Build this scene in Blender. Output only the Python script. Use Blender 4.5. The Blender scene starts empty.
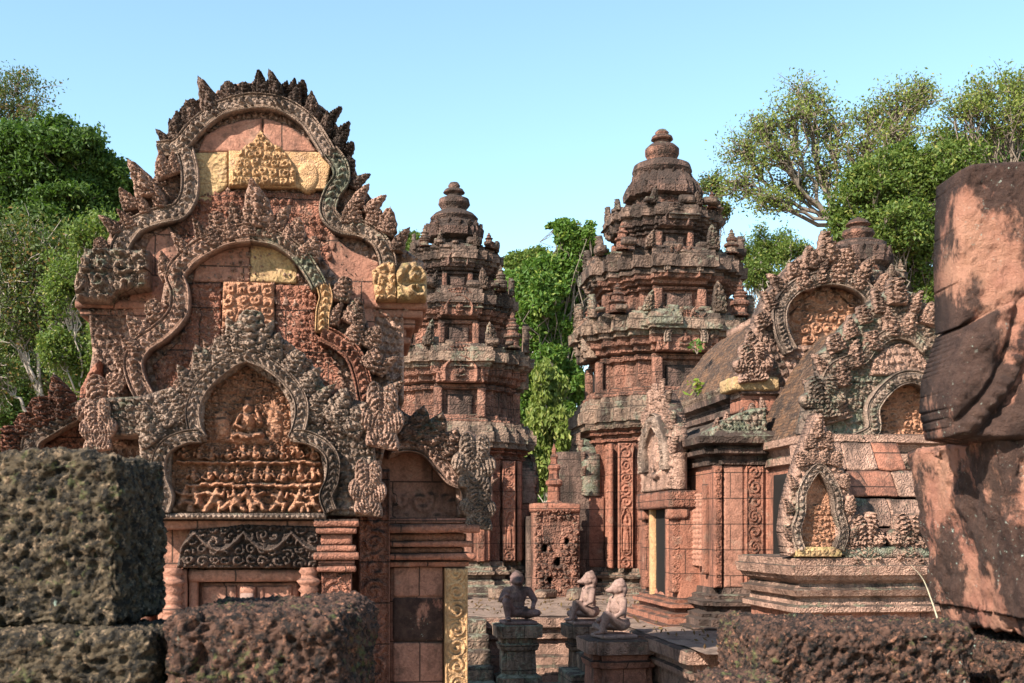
import bpy, bmesh, math, random
import numpy as np
random.seed(7)
R = math.radians
scene = bpy.context.scene
COL = scene.collection

# ------------------------------------------------------------ camera, world, sun
F = 1138.0; HOR = 530.0; CZ = 2.1          # focal length in px, horizon row, eye height
cd = bpy.data.cameras.new('camera'); cam = bpy.data.objects.new('camera', cd); COL.objects.link(cam)
cam.location = (0, 0, CZ); cam.rotation_euler = (R(90), 0, 0)
cd.sensor_width = 36; cd.lens = 36*F/1024; cd.shift_y = (HOR-341.5)/1024
cd.clip_start = 0.1; cd.clip_end = 2000
cd.dof.use_dof = True; cd.dof.focus_distance = 12.0; cd.dof.aperture_fstop = 11
scene.camera = cam

SUN_EL, SUN_AZ = R(38), R(44)
S = (-math.sin(SUN_AZ)*math.cos(SUN_EL), -math.cos(SUN_AZ)*math.cos(SUN_EL), math.sin(SUN_EL))
w = bpy.data.worlds.new("World"); scene.world = w; w.use_nodes = True
nt = w.node_tree; bg = nt.nodes['Background']
sky = nt.nodes.new('ShaderNodeTexSky'); sky.sky_type = 'NISHITA'; sky.sun_disc = False
sky.sun_elevation = SUN_EL; sky.sun_rotation = math.atan2(S[0], S[1]) % (2*math.pi)
sky.air_density = 1.0; sky.dust_density = 0.4; sky.ozone_density = 1.0; sky.altitude = 0
tint = nt.nodes.new('ShaderNodeVectorMath'); tint.operation = 'MULTIPLY'; tint.inputs[1].default_value = (1.14, 1.26, 1.16)
nt.links.new(sky.outputs[0], tint.inputs[0]); nt.links.new(tint.outputs[0], bg.inputs[0]); bg.inputs[1].default_value = 0.103
sl = bpy.data.lights.new('sun', 'SUN'); sl.energy = 5.0; sl.angle = R(0.5); sl.color = (1.0, 0.93, 0.82)
so = bpy.data.objects.new('sun', sl); COL.objects.link(so)
from mathutils import Vector
so.rotation_euler = Vector(S).to_track_quat('Z', 'Y').to_euler(); so.location = (-20, -20, 30)
scene.view_settings.view_transform = 'Standard'; scene.view_settings.look = 'None'
scene.view_settings.exposure = 1.42; scene.view_settings.gamma = 1
scene.render.engine = 'CYCLES'
scene.cycles.max_bounces = 4; scene.cycles.diffuse_bounces = 2; scene.cycles.transmission_bounces = 3
scene.cycles.use_denoising = True

# ------------------------------------------------------------ numpy noise
def _h(ix, iy, iz, s):
    a = (ix.astype(np.int64)*374761393 + iy.astype(np.int64)*668265263 + iz.astype(np.int64)*2147483647 + s*1274126177) & 0xffffffff
    a = ((a ^ (a >> 13))*1274126177) & 0xffffffff
    a = ((a ^ (a >> 15))*2246822519) & 0xffffffff
    return ((a ^ (a >> 16)) & 0xffffff)/float(0x1000000)
def vn(x, y, z, s=0):
    x0, y0, z0 = np.floor(x), np.floor(y), np.floor(z)
    fx, fy, fz = x-x0, y-y0, z-z0
    fx, fy, fz = [f*f*(3-2*f) for f in (fx, fy, fz)]
    r = 0
    for i in (0, 1):
        for j in (0, 1):
            for k in (0, 1):
                r = r + _h(x0+i, y0+j, z0+k, s)*(fx if i else 1-fx)*(fy if j else 1-fy)*(fz if k else 1-fz)
    return r*2-1
def fbm(x, y, z, s=0, o=4, g=.5):
    r = 0; a = 1; f = 1; t = 0
    for i in range(o):
        r = r+a*vn(x*f, y*f, z*f, s+i); t += a; a *= g; f *= 2.03
    return r/t
def worley(u, v, s=0, jit=.8):
    iu, iv = np.floor(u), np.floor(v)
    f1 = np.full(u.shape, 9.); f2 = np.full(u.shape, 9.); dx = np.zeros(u.shape); dy = np.zeros(u.shape); idh = np.zeros(u.shape)
    for i in (-1, 0, 1):
        for j in (-1, 0, 1):
            a, b = iu+i, iv+j
            px = a+.5+jit*(_h(a, b, a*0, s)-.5); py = b+.5+jit*(_h(a, b, a*0, s+5)-.5)
            x, y = u-px, v-py; d = np.hypot(x, y); c = d < f1
            f2 = np.where(c, f1, np.minimum(f2, d)); f1 = np.where(c, d, f1)
            dx = np.where(c, x, dx); dy = np.where(c, y, dy); idh = np.where(c, _h(a, b, a*0, s+9), idh)
    return f1, f2, dx, dy, idh
def worley3(x, y, z, s=0):
    ix, iy, iz = np.floor(x), np.floor(y), np.floor(z); f1 = np.full(x.shape, 9.); f2 = f1.copy()
    for i in (-1, 0, 1):
        for j in (-1, 0, 1):
            for k in (-1, 0, 1):
                a, b, c = ix+i, iy+j, iz+k
                d = np.sqrt((x-a-_h(a, b, c, s))**2+(y-b-_h(a, b, c, s+3))**2+(z-c-_h(a, b, c, s+7))**2)
                m = d < f1; f2 = np.where(m, f1, np.minimum(f2, d)); f1 = np.where(m, d, f1)
    return f1, f2
sm = lambda x, a, b: (lambda t: t*t*(3-2*t))(np.clip((x-a)/(b-a), 0, 1))

# ------------------------------------------------------------ carving patterns (0..1 over u, v in metres)
def p_scroll(u, v, k=9., s=0):
    """rows of deep undercut foliage scrolls"""
    wu = u+.02*vn(u*6, v*6, u*0, s+31); wv = v+.02*vn(u*6, v*6, u*0, s+32)
    f1, f2, dx, dy, h = worley(wu*k, wv*k, s, .55)
    th = np.arctan2(dy, dx)*np.where(h > .5, 1, -1)
    sp = .5+.5*np.sin(th+f1*15+h*6.28)
    edge = sm(f2-f1, .02, .28)
    g1, g2, _, _, _ = worley(wu*k*2.7, wv*k*2.7, s+40, .8)
    return np.clip(edge*(.25+.75*sp*(1-.45*sm(f1, .2, .75)))*(.7+.3*sm(g2-g1, .0, .3)), 0, 1)
def p_leafy(u, v, k=9., s=0):
    k = k*1.35
    """stacked upright leaves and little figures, ragged"""
    vv = v*k*.8+.55*vn(u*3.5, v*3.5, u*0, s+60); row = np.floor(vv); uu = u*k*(1+.0*v)+.5*(row % 2)+.45*vn(u*6, v*6, u*0, s)
    fu = uu-np.floor(uu)-.5; fv = vv-row
    h = _h(np.floor(uu), row, row*0, s)
    leaf = sm(.42*(1-fv**1.5)+.06-np.abs(fu), -.02, .2)*(1-.5*fv)
    rib = .75+.25*np.cos(np.abs(fu)*26-fv*9)
    a = leaf*rib*(.6+.4*h)
    b = p_scroll(u, v, k*1.15, s+3)
    m = sm(vn(u*4, v*4, u*0, s+50), -.2, .25)
    return a*m+b*(1-m)
def p_bead(u, v, k=18.):
    return sm(.5-np.hypot((u*k) % 1-.5, (v*k) % 1-.5), .05, .4)
def p_smooth(u, v, k=9., s=0):
    return .5+.2*fbm(u*5, v*5, u*0, s)
def p_rinceau(u, v, wd, k=1., s=0):
    """a vertical panel: chain of medallions with scrolls between plain raised borders; u centred"""
    t = u/(wd/2); per = wd*.8
    q = (v/per); c = np.floor(q); fv = (q-c-.5)*per; uu = u+.0*v
    r = np.hypot(uu, fv)/(wd*.4); th = np.arctan2(fv, uu)*np.where(c % 2 == 0, 1, -1)
    hh = _h(c, c*0, c*0, s+2); sp = (.5+.5*np.sin(th*(1+(hh > .7))+r*(9+5*hh)+hh*6.3))*sm(1.15-r, 0, .2)*(.75+.5*vn(u*30, v*30, u*0, s))
    fill = p_scroll(u, v, 3.5/wd, s)*.6
    b = np.maximum(np.exp(-((np.abs(t)-.9)/.07)**2), 0)
    return np.clip(np.where(np.abs(t) < .8, np.maximum(sp, fill*sm(r, .9, 1.1)), b), 0, 1)
def ell(u, v, cx, cy, a, b, ang=0):
    c, s_ = math.cos(ang), math.sin(ang); x = (u-cx)*c+(v-cy)*s_; y = -(u-cx)*s_+(v-cy)*c
    return np.sqrt(np.clip(1-(x/a)**2-(y/b)**2, 0, 1))
def limb(u, v, x0, y0, x1, y1, r):
    dx, dy = x1-x0, y1-y0; t = np.clip(((u-x0)*dx+(v-y0)*dy)/(dx*dx+dy*dy+1e-9), 0, 1)
    d = np.hypot(u-x0-t*dx, v-y0-t*dy)
    return np.sqrt(np.clip(1-(d/r)**2, 0, 1))
def fig_seated(u, v, cx, cy, s, f=1):
    """seated figure in relief, s = height"""
    x = (u-cx)/s*f; y = (v-cy)/s; h = ell(x, y, 0, .82, .1, .12)
    for e in (ell(x, y, 0, .96, .1, .13)*.8, ell(x, y, 0, .8, .14, .14), ell(x, y, 0, .5, .2, .28), limb(x, y, -.32, .12, .1, .1, .1), limb(x, y, .32, .14, -.1, .06, .1),
              limb(x, y, -.16, .64, -.3, .4, .06), limb(x, y, -.3, .4, -.1, .3, .055), limb(x, y, .16, .64, .32, .46, .06), limb(x, y, .32, .46, .22, .74, .055)):
        h = np.maximum(h, e)
    return h
def fig_lunge(u, v, cx, cy, s, f=1):
    x = (u-cx)/s*f; y = (v-cy)/s; h = ell(x, y, .12, .85, .1, .12)
    for e in (ell(x, y, .15, 1., .06, .1), limb(x, y, .1, .7, -.05, .35, .15), limb(x, y, -.05, .35, .26, .3, .15), limb(x, y, .26, .3, .2, 0, .11),
              limb(x, y, -.05, .35, -.3, .05, .14), limb(x, y, .1, .66, .34, .6, .09), limb(x, y, .34, .6, .4, .85, .07), limb(x, y, 0, .62, -.26, .72, .09), ell(x, y, .05, .55, .2, .24)):
        h = np.maximum(h, e)
    return h
def fig_stand(u, v, cx, cy, s, f=1):
    x = (u-cx)/s*f; y = (v-cy)/s; h = ell(x, y, 0, .88, .06, .075)
    for e in (ell(x, y, 0, .98, .04, .07), ell(x, y, 0, .68, .1, .14), ell(x, y, 0, .5, .09, .1), limb(x, y, -.04, .45, -.05, .02, .055), limb(x, y, .04, .45, .05, .02, .055),
              limb(x, y, -.1, .76, -.15, .5, .03), limb(x, y, .1, .76, .16, .58, .03), limb(x, y, .16, .58, .1, .78, .028), ell(x, y, 0, .38, .11, .14)*.7):
        h = np.maximum(h, e)
    return h

# ------------------------------------------------------------ mesh and object builders
def mk(name, V, Fc, mat, parent=None, smooth=True, loc=None, link=True):
    me = bpy.data.meshes.new(name)
    V = np.asarray(V, dtype=np.float32).reshape(-1, 3)
    if isinstance(Fc, np.ndarray):
        n, k = Fc.shape
        me.vertices.add(len(V)); me.vertices.foreach_set('co', V.ravel())
        me.loops.add(n*k); me.loops.foreach_set('vertex_index', Fc.ravel().astype(np.int32))
        me.polygons.add(n); me.polygons.foreach_set('loop_start', np.arange(0, n*k, k, dtype=np.int32))
        me.update(calc_edges=True)
    else:
        me.from_pydata([tuple(map(float, v)) for v in V], [], Fc)
    me.validate()
    me.polygons.foreach_set('use_smooth', [smooth]*len(me.polygons))
    me.materials.append(mat)
    if not link: return me
    return put(name, me, parent, loc)
def put(name, me, parent=None, loc=None, scale=None, roty=0, mat=None, rotz=0):
    o = bpy.data.objects.new(name, me); COL.objects.link(o); o.parent = parent
    if loc is not None: o.location = loc
    if scale is not None: o.scale = scale if hasattr(scale, '__len__') else (scale,)*3
    o.rotation_euler = (0, roty, rotz)
    if mat is not None:
        o.material_slots[0].link = 'OBJECT'; o.material_slots[0].material = mat
    return o
def thing(name, label, cat, loc=(0, 0, 0), rz=0, group=None):
    o = bpy.data.objects.new(name, None); COL.objects.link(o); o.location = loc; o.rotation_euler = (0, 0, rz)
    o.empty_display_size = .3
    return tag(o, label, cat, group)
def tag(o, label=None, cat=None, group=None, kind=None):
    for k, v in (('label', label), ('category', cat), ('group', group), ('kind', kind)):
        if v: o[k] = v
    return o
def quads(ni, nj, ci=False, cj=False):
    I = np.arange(ni if ci else ni-1); J = np.arange(nj if cj else nj-1)
    I, J = np.meshgrid(I, J, indexing='ij'); I2 = (I+1) % ni; J2 = (J+1) % nj
    return np.stack([I*nj+J, I2*nj+J, I2*nj+J2, I*nj+J2], -1).reshape(-1, 4)
def sdf_poly(U, Vv, P):
    P = np.asarray(P, float); A = P; B = np.roll(P, -1, 0)
    d = np.full(U.shape, 1e9); ins = np.zeros(U.shape, bool)
    for (ax, ay), (bx, by) in zip(A, B):
        ex, ey = bx-ax, by-ay; t = np.clip(((U-ax)*ex+(Vv-ay)*ey)/(ex*ex+ey*ey+1e-12), 0, 1)
        d = np.minimum(d, (U-ax-t*ex)**2+(Vv-ay-t*ey)**2)
        if ay != by:
            c = ((ay > Vv) != (by > Vv)) & (U < (bx-ax)*(Vv-ay)/(by-ay)+ax); ins ^= c
    d = np.sqrt(d); return np.where(ins, -d, d)
def relief(name, parent, poly, y0, thick, mat, res=.012, amp=.03, pat=None, bev=.02, holes=(), wob=.004, seed=0, link=True, dome=0., back=True, lean=0):
    """carved slab: outline poly (x,z), front at y0 facing -y, carving raised towards -y"""
    P = np.asarray(poly, float); (x0, z0), (x1, z1) = P.min(0)-res, P.max(0)+res
    nu, nv = int((x1-x0)/res)+2, int((z1-z0)/res)+2
    U, V = np.meshgrid(x0+np.arange(nu)*res, z0+np.arange(nv)*res, indexing='ij')
    D = sdf_poly(U, V, P)
    for h in holes: D = np.maximum(D, -sdf_poly(U, V, h))
    gu, gv = np.gradient(D, res); g = np.maximum(gu**2+gv**2, .3)
    keep = D < res*.5
    near = keep & (D > -res*.5)
    U = np.where(near, U-gu*D/g, U); V = np.where(near, V-gv*D/g, V)
    Di = np.maximum(-D, 0); Di = np.where(near, 0, Di)
    h = pat(U, V) if pat else 0*U+.5
    prof = np.sqrt(np.clip(1-(1-np.clip(Di/bev, 0, 1))**2, 0, 1))
    H = amp*h*prof-bev*.7*(1-prof)+wob*fbm(U*14, V*14, U*0+y0, seed)
    if dome: H = H+dome*np.sqrt(np.clip(Di/Di.max(), 0, 1))
    Y = y0-H+lean*(V-z0)
    cell = keep[:-1, :-1] & keep[1:, :-1] & keep[1:, 1:] & keep[:-1, 1:]
    idx = np.arange(nu*nv).reshape(nu, nv)
    q = np.stack([idx[:-1, :-1], idx[1:, :-1], idx[1:, 1:], idx[:-1, 1:]], -1)[cell]
    co = np.stack([U, Y, V], -1).reshape(-1, 3)
    used = np.unique(q); mp = np.full(nu*nv, -1); mp[used] = np.arange(len(used)); q = mp[q]; co = co[used]
    e = np.concatenate([q[:, [0, 1]], q[:, [1, 2]], q[:, [2, 3]], q[:, [3, 0]]])
    key = np.sort(e, 1); kk = key[:, 0]*len(co)+key[:, 1]
    _, inv, cnt = np.unique(kk, return_inverse=True, return_counts=True); be = e[cnt[inv] == 1]
    n = len(co); bk = co.copy(); bk[:, 1] = y0+thick+lean*(bk[:, 2]-z0)
    sk = np.stack([be[:, 1], be[:, 0], be[:, 0]+n, be[:, 1]+n], -1)
    fs = [q, sk]
    if back: fs.append(q[:, ::-1]+n)
    return mk(name, np.concatenate([co, bk]), np.concatenate(fs), mat, parent, link=link)
def spline(pts, res):
    P = np.asarray(pts, float); P = np.vstack([2*P[0]-P[1], P, 2*P[-1]-P[-2]]); out = []
    for i in range(1, len(P)-2):
        t = np.linspace(0, 1, 12, endpoint=False)[:, None]; a, b, c, d = P[i-1:i+3]
        out.append(.5*((2*b)+(-a+c)*t+(2*a-5*b+4*c-d)*t*t+(-a+3*b-3*c+d)*t**3))
    C = np.vstack(out+[P[-2:-1]]); L = np.r_[0, np.cumsum(np.hypot(*np.diff(C, axis=0).T))]
    s = np.arange(0, L[-1], res); return np.stack([np.interp(s, L, C[:, 0]), np.interp(s, L, C[:, 1])], -1), s
def band(name, parent, pts, wd, y0, mat, res=.012, h=.06, thick=.1, k=38., seed=0, taper=(1, 1)):
    """moulded serpent-body frame swept along pts (x,z): twin rims and a scaled, leafy middle"""
    C, s = spline(pts, res); T = np.gradient(C, axis=0); T /= np.linalg.norm(T, axis=1)[:, None]+1e-9
    N = np.stack([-T[:, 1], T[:, 0]], -1); nt_ = max(21, int(wd/res*1.3)|1); t = np.linspace(-1, 1, nt_)
    tp = np.interp(s, [0, s[-1]], taper)[:, None]
    Tt, Ss = np.meshgrid(t, s)
    rim = np.exp(-((np.abs(Tt)-.86)/.1)**2)+.7*np.exp(-((np.abs(Tt)-.58)/.07)**2)
    bead = .75+.25*np.cos(Ss*k*6.28*1.3)
    body = np.where(np.abs(Tt) < .5, (.55+.45*np.cos(Ss*k*3.1-np.abs(Tt)*5+np.sign(Tt)*.6))*(.6+.4*np.cos(Tt*3)), 0)
    g1, g2, _, _, _ = worley(Ss*k*2, Tt*2.2, seed, .7)
    body = body*(.45+.55*sm(g2-g1, 0, .4))*(.75+.5*vn(Ss*9, Tt*1.5, Ss*0, seed+4)); rim = rim*(.85+.3*vn(Ss*14, Tt, Ss*0, seed+5))
    groove = np.exp(-((np.abs(Tt)-.72)/.06)**2)
    H = h*(.45+.1*np.sqrt(np.clip(1-Tt**2, 0, 1))+.5*rim-.45*groove+.75*body-.25)
    off = (Tt*wd/2)*tp
    X = C[:, :1]+N[:, :1]*off; Z = C[:, 1:]+N[:, 1:]*off; er = .006*fbm(X*9, Z*9, X*0, seed); Y = y0-H-er
    G = np.stack([X, Y, Z], -1)
    bk = G[:, [-1, 0]].copy(); bk[:, :, 1] = y0+thick
    G = np.concatenate([G, bk], 1)
    ni, nj = G.shape[:2]
    q = quads(ni, nj, cj=True)
    caps = [list(range(nj))[::-1], [(ni-1)*nj+j for j in range(nj)]]
    fs = [tuple(int(v) for v in r) for r in q[:, ::-1]]+caps
    return mk(name, G, fs, mat, parent)
def lattice_box(n):
    nx, ny, nz = n; pts = {}; V = []; Q = []
    def vid(i, j, k):
        if (i, j, k) not in pts: pts[(i, j, k)] = len(V); V.append((i/nx, j/ny, k/nz))
        return pts[(i, j, k)]
    for a in (0, nz):
        for i in range(nx):
            for j in range(ny):
                f = [vid(i, j, a), vid(i+1, j, a), vid(i+1, j+1, a), vid(i, j+1, a)]; Q.append(f if a else f[::-1])
    for a in (0, ny):
        for i in range(nx):
            for k in range(nz):
                f = [vid(i, a, k), vid(i+1, a, k), vid(i+1, a, k+1), vid(i, a, k+1)]; Q.append(f if not a else f[::-1])
    for a in (0, nx):
        for j in range(ny):
            for k in range(nz):
                f = [vid(a, j, k), vid(a, j+1, k), vid(a, j+1, k+1), vid(a, j, k+1)]; Q.append(f if a else f[::-1])
    return np.array(V), np.array(Q)
def rbox(name, parent, b, mat, res=.04, bev=.015, amp=.006, fr=6, seed=0, disp=None, loc=None, post=None):
    x0, x1, y0, y1, z0, z1 = b; lo = np.array([x0, y0, z0]); sz = np.array([x1-x0, y1-y0, z1-z0])
    n = [max(2, min(125, int(s/res))) for s in sz]; V, Q = lattice_box(n)
    V = (V-.5); V = .5*np.sign(V)*(1-(1-2*np.abs(V))**1.15)  # a little denser near edges
    P = V*sz; inner = np.maximum(sz/2-bev, 1e-4)
    c = np.clip(P, -inner, inner); d = P-c; L = np.linalg.norm(d, axis=1, keepdims=True)
    m = L[:, 0] > 1e-9; nrm = np.zeros_like(P)
    dl = d/np.maximum(np.linalg.norm(d, axis=1, keepdims=True), 1e-9)
    P = np.where(m[:, None], c+bev*dl, P); nrm = np.where(m[:, None], dl, 0)
    W = P+lo+sz/2
    if disp is not None: dd = disp(W[:, 0]+seed, W[:, 1], W[:, 2])
    else: dd = amp*fbm(W[:, 0]*fr+seed, W[:, 1]*fr, W[:, 2]*fr, seed)
    W = W+nrm*dd[:, None]
    if post is not None: W = post(W)
    return mk(name, W, Q, mat, parent, loc=loc)
def loft(name, parent, plan, rings, mat, res=.05, amp=.012, seed=0, course=.27, blk=.012, loc=None, cap=True):
    """plan: CCW polygon; rings: (z, scale, offset)"""
    P = np.asarray(plan, float); n = len(P); e = np.roll(P, -1, 0)-P; L = np.linalg.norm(e, axis=1); e = e/L[:, None]
    nr = np.stack([e[:, 1], -e[:, 0]], -1); pn = np.roll(nr, 1, 0)
    M = nr+pn; M = M/np.maximum((M*nr).sum(1)[:, None], .3)
    pts = []; ms = []; per = []; acc = 0
    for i in range(n):
        k = max(1, int(L[i]/res)); j = (i+1) % n
        for a in range(k):
            t = a/k; pts.append(P[i]*(1-t)+P[j]*t); ms.append(M[i] if a == 0 else nr[i]); per.append(acc+t*L[i])
        acc += L[i]
    # interior points of an edge move with the edge normal; corners with the mitre
    pts = np.array(pts); per = np.array(per)
    ms = []
    for i in range(n):
        k = max(1, int(L[i]/res)); j = (i+1) % n
        for a in range(k): t = a/k; ms.append(M[i]*(1-t)+M[j]*t)
    ms = np.array(ms)
    Z = []; Sc = []; Of = []
    for (a, b) in zip(rings[:-1], rings[1:]):
        k = max(1, int((abs(b[0]-a[0])+abs(b[2]-a[2])*.7)/res))
        for i in range(k): t = i/k; Z.append(a[0]*(1-t)+b[0]*t); Sc.append(a[1]*(1-t)+b[1]*t); Of.append(a[2]*(1-t)+b[2]*t)
    Z.append(rings[-1][0]); Sc.append(rings[-1][1]); Of.append(rings[-1][2])
    Z = np.array(Z)[:, None]; Sc = np.array(Sc)[:, None]; Of = np.array(Of)[:, None]
    X = pts[None, :, 0]*Sc+ms[None, :, 0]*Of; Y = pts[None, :, 1]*Sc+ms[None, :, 1]*Of; Zb = Z+0*X
    row = np.floor(Zb/course); cell = np.floor(per[None]/(course*1.7)+row*.5)
    d = amp*fbm(X*5, Y*5, Zb*5, seed)+amp*.6*fbm(X*17, Y*17, Zb*17, seed+3, 2)+blk*(_h(row, cell, row*0, seed)-.5)
    ml = np.maximum(np.linalg.norm(ms, axis=1), 1e-6)
    X = X+d*ms[None, :, 0]/ml; Y = Y+d*ms[None, :, 1]/ml; Zb = Zb+.4*amp*fbm(X*6, Y*6, Zb*2, seed+8)
    G = np.stack([X, Y, Zb], -1); ni, nj = G.shape[:2]
    fs = [tuple(int(v) for v in r) for r in quads(ni, nj, cj=True)[:, ::-1]]
    if cap: fs += [list(range(nj))[::-1], [(ni-1)*nj+j for j in range(nj)]]
    o = mk(name, G, fs, mat, parent, loc=loc); o.data.set_sharp_from_angle(angle=R(28)); return o
def lathe(name, parent, prof, mat, seg=32, loc=None, amp=.004, seed=0, link=True):
    pr = []
    for (a, b) in zip(prof[:-1], prof[1:]):
        k = max(1, int(math.hypot(a[0]-b[0], a[1]-b[1])/.02)); k = min(k, 8)
        for i in range(k): t = i/k; pr.append((a[0]*(1-t)+b[0]*t, a[1]*(1-t)+b[1]*t))
    pr.append(prof[-1]); pr = np.array(pr); th = np.arange(seg)*2*math.pi/seg
    X = pr[:, :1]*np.cos(th); Y = pr[:, :1]*np.sin(th); Z = pr[:, 1:]+0*X
    d = 1+amp*fbm(X*8+seed, Y*8, Z*8, seed)/np.maximum(pr[:, :1], .02); X = X*d; Y = Y*d
    G = np.stack([X, Y, Z], -1); ni, nj = G.shape[:2]
    fs = [tuple(int(v) for v in r) for r in quads(ni, nj, cj=True)[:, ::-1]]+[list(range(nj))[::-1], [(ni-1)*nj+j for j in range(nj)]]
    return mk(name, G, fs, mat, parent, loc=loc, link=link)
class Fr:
    """a building's own upright facade frame: origin on the ground, turned about z"""
    def __init__(s, O, deg=8.):
        s.O = O; s.a = R(deg); s.U = (math.cos(s.a), math.sin(s.a)); s.N = (-math.sin(s.a), math.cos(s.a))
    def at(s, px, py, d=0.):
        a = (px-512)/F; t = (d+s.O[0]*s.N[0]+s.O[1]*s.N[1])/(a*s.N[0]+s.N[1])
        return ((t*a-s.O[0])*s.U[0]+(t-s.O[1])*s.U[1], CZ+(HOR-py)/F*t)
    def pts(s, L, d=0.): return [s.at(x, y, d) for x, y in L]
    def world(s, u, v): return (s.O[0]+u*s.U[0]+v*s.N[0], s.O[1]+u*s.U[1]+v*s.N[1])

# ------------------------------------------------------------ materials
ALB = .76
def nodes(name):
    m = bpy.data.materials.new(name); m.use_nodes = True; t = m.node_tree; b = t.nodes['Principled BSDF']
    b.inputs['Roughness'].default_value = .9; b.inputs['Specular IOR Level'].default_value = .25
    return m, t, b
def N(t, kind, **kw):
    n = t.nodes.new('ShaderNode'+kind)
    for k, v in kw.items():
        if k.startswith('i_'): n.inputs[k[2:].replace('_', ' ')].default_value = v
        else: setattr(n, k, v)
    return n
def L(t, a, b): t.links.new(a, b)
def ramp(t, src, a, b, inv=False):
    r = N(t, 'MapRange'); r.inputs['From Min'].default_value = a; r.inputs['From Max'].default_value = b; r.clamp = True
    if inv: r.inputs['To Min'].default_value = 1; r.inputs['To Max'].default_value = 0
    L(t, src, r.inputs['Value']); return r.outputs[0]
def mix(t, f, a, b, mode='MIX'):
    m = N(t, 'Mix', data_type='RGBA', blend_type=mode)
    for s, i in ((f, 0), (a, 6), (b, 7)):
        if hasattr(s, 'is_linked') or hasattr(s, 'links'): L(t, s, m.inputs[i])
        elif i == 0: m.inputs[0].default_value = s
        else: m.inputs[i].default_value = (*s, 1)
    return m.outputs[2]
def mth(t, op, a, b=None):
    m = N(t, 'Math', operation=op)
    for i, s in enumerate((a, b)):
        if s is None: continue
        if isinstance(s, (int, float)): m.inputs[i].default_value = s
        else: L(t, s, m.inputs[i])
    return m.outputs[0]
def noise(t, vec, sc, det=5, rough=.6, dist=0.):
    n = N(t, 'TexNoise'); n.inputs['Scale'].default_value = sc; n.inputs['Detail'].default_value = det
    n.inputs['Roughness'].default_value = rough; n.inputs['Distortion'].default_value = dist; L(t, vec, n.inputs['Vector']); return n.outputs[0]
def sandstone(name, c1, c2, dark=.5, lich=.3, carve=.0, cs=14., joints=True, bump=1., top=.6, dcol=(.028, .020, .016), lcol=(.30, .30, .22)):
    c1, c2, lcol = [tuple(v*ALB for v in c) for c in (c1, c2, lcol)]
    m, t, b = nodes(name); geo = N(t, 'NewGeometry'); P = geo.outputs['Position']
    mp = N(t, 'Mapping'); L(t, P, mp.inputs[0]); mp.inputs['Rotation'].default_value = (0, 0, R(-8)); Pr = mp.outputs[0]
    sx = N(t, 'SeparateXYZ'); L(t, Pr, sx.inputs[0])
    su = mth(t, 'ADD', sx.outputs[0], sx.outputs[1]); cb = N(t, 'CombineXYZ'); L(t, su, cb.inputs[0]); L(t, sx.outputs[2], cb.inputs[1])
    br = N(t, 'TexBrick'); L(t, cb.outputs[0], br.inputs['Vector'])
    br.inputs['Scale'].default_value = 1; br.inputs['Brick Width'].default_value = .62; br.inputs['Row Height'].default_value = .31
    br.inputs['Mortar Size'].default_value = .006; br.inputs['Mortar Smooth'].default_value = .3; br.inputs['Bias'].default_value = 0
    br.inputs['Color1'].default_value = (0, 0, 0, 1); br.inputs['Color2'].default_value = (1, 1, 1, 1)
    n1 = noise(t, P, 1.7, 6); n2 = noise(t, P, 9, 5)
    f = mth(t, 'ADD', mth(t, 'MULTIPLY', ramp(t, n1, .35, .65), .6), mth(t, 'MULTIPLY', br.outputs['Color'], .4))
    col = mix(t, f, c1, c2)
    col = mix(t, ramp(t, n2, .35, .7), col, mix(t, .75, col, (c1[0]*1.25, c1[1]*1.3, c1[2]*1.3)))
    # pale scuffs where the sandstone has flaked
    col = mix(t, mth(t, 'MULTIPLY', ramp(t, noise(t, P, 5.3, 8, .7), .56, .66), .5), col, (.40, .26, .185))
    # black algae film, heavier on ledges and upward faces, with runs down the wall
    nz = N(t, 'SeparateXYZ'); L(t, geo.outputs['Normal'], nz.inputs[0])
    st = N(t, 'Mapping'); L(t, P, st.inputs[0]); st.inputs['Scale'].default_value = (1, 1, .28)
    nd = noise(t, st.outputs[0], 3.2, 8, .68)
    up = mth(t, 'MULTIPLY', ramp(t, nz.outputs[2], .1, .9), top*.35)
    dm = ramp(t, mth(t, 'ADD', nd, up), .66-.3*dark, .84-.3*dark)
    col = mix(t, mth(t, 'MULTIPLY', dm, .88), col, dcol)
    # grey-green lichen crusts
    nl = noise(t, P, 6.5, 9, .72, .4)
    nlb = noise(t, P, 1.1, 2)
    lm = ramp(t, mth(t, 'ADD', mth(t, 'ADD', nl, mth(t, 'MULTIPLY', nlb, .5)), mth(t, 'MULTIPLY', up, .35)), .98-.28*lich, 1.08-.28*lich)
    ltint = mix(t, ramp(t, noise(t, P, 14, 3), .4, .6), lcol, (lcol[0]*.6, lcol[1]*.66, lcol[2]*.55))
    col = mix(t, mth(t, 'MULTIPLY', lm, .8), col, ltint)
    sp = noise(t, P, 55, 4, .7); col = mix(t, ramp(t, sp, .3, .75), mix(t, .5, col, (.02, .013, .01)), col)
    col = mix(t, mth(t, 'MULTIPLY', ramp(t, noise(t, P, 13, 8, .72, .5), .50, .64), .25+.5*dark), col, (.035, .02, .015))
    if joints: col = mix(t, mth(t, 'MULTIPLY', br.outputs['Fac'], .8), col, (.02, .015, .012))
    L(t, col, b.inputs['Base Color'])
    h = mth(t, 'MULTIPLY', noise(t, P, 30, 8, .7), .35)
    h = mth(t, 'ADD', h, mth(t, 'MULTIPLY', nd, .6))
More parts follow.
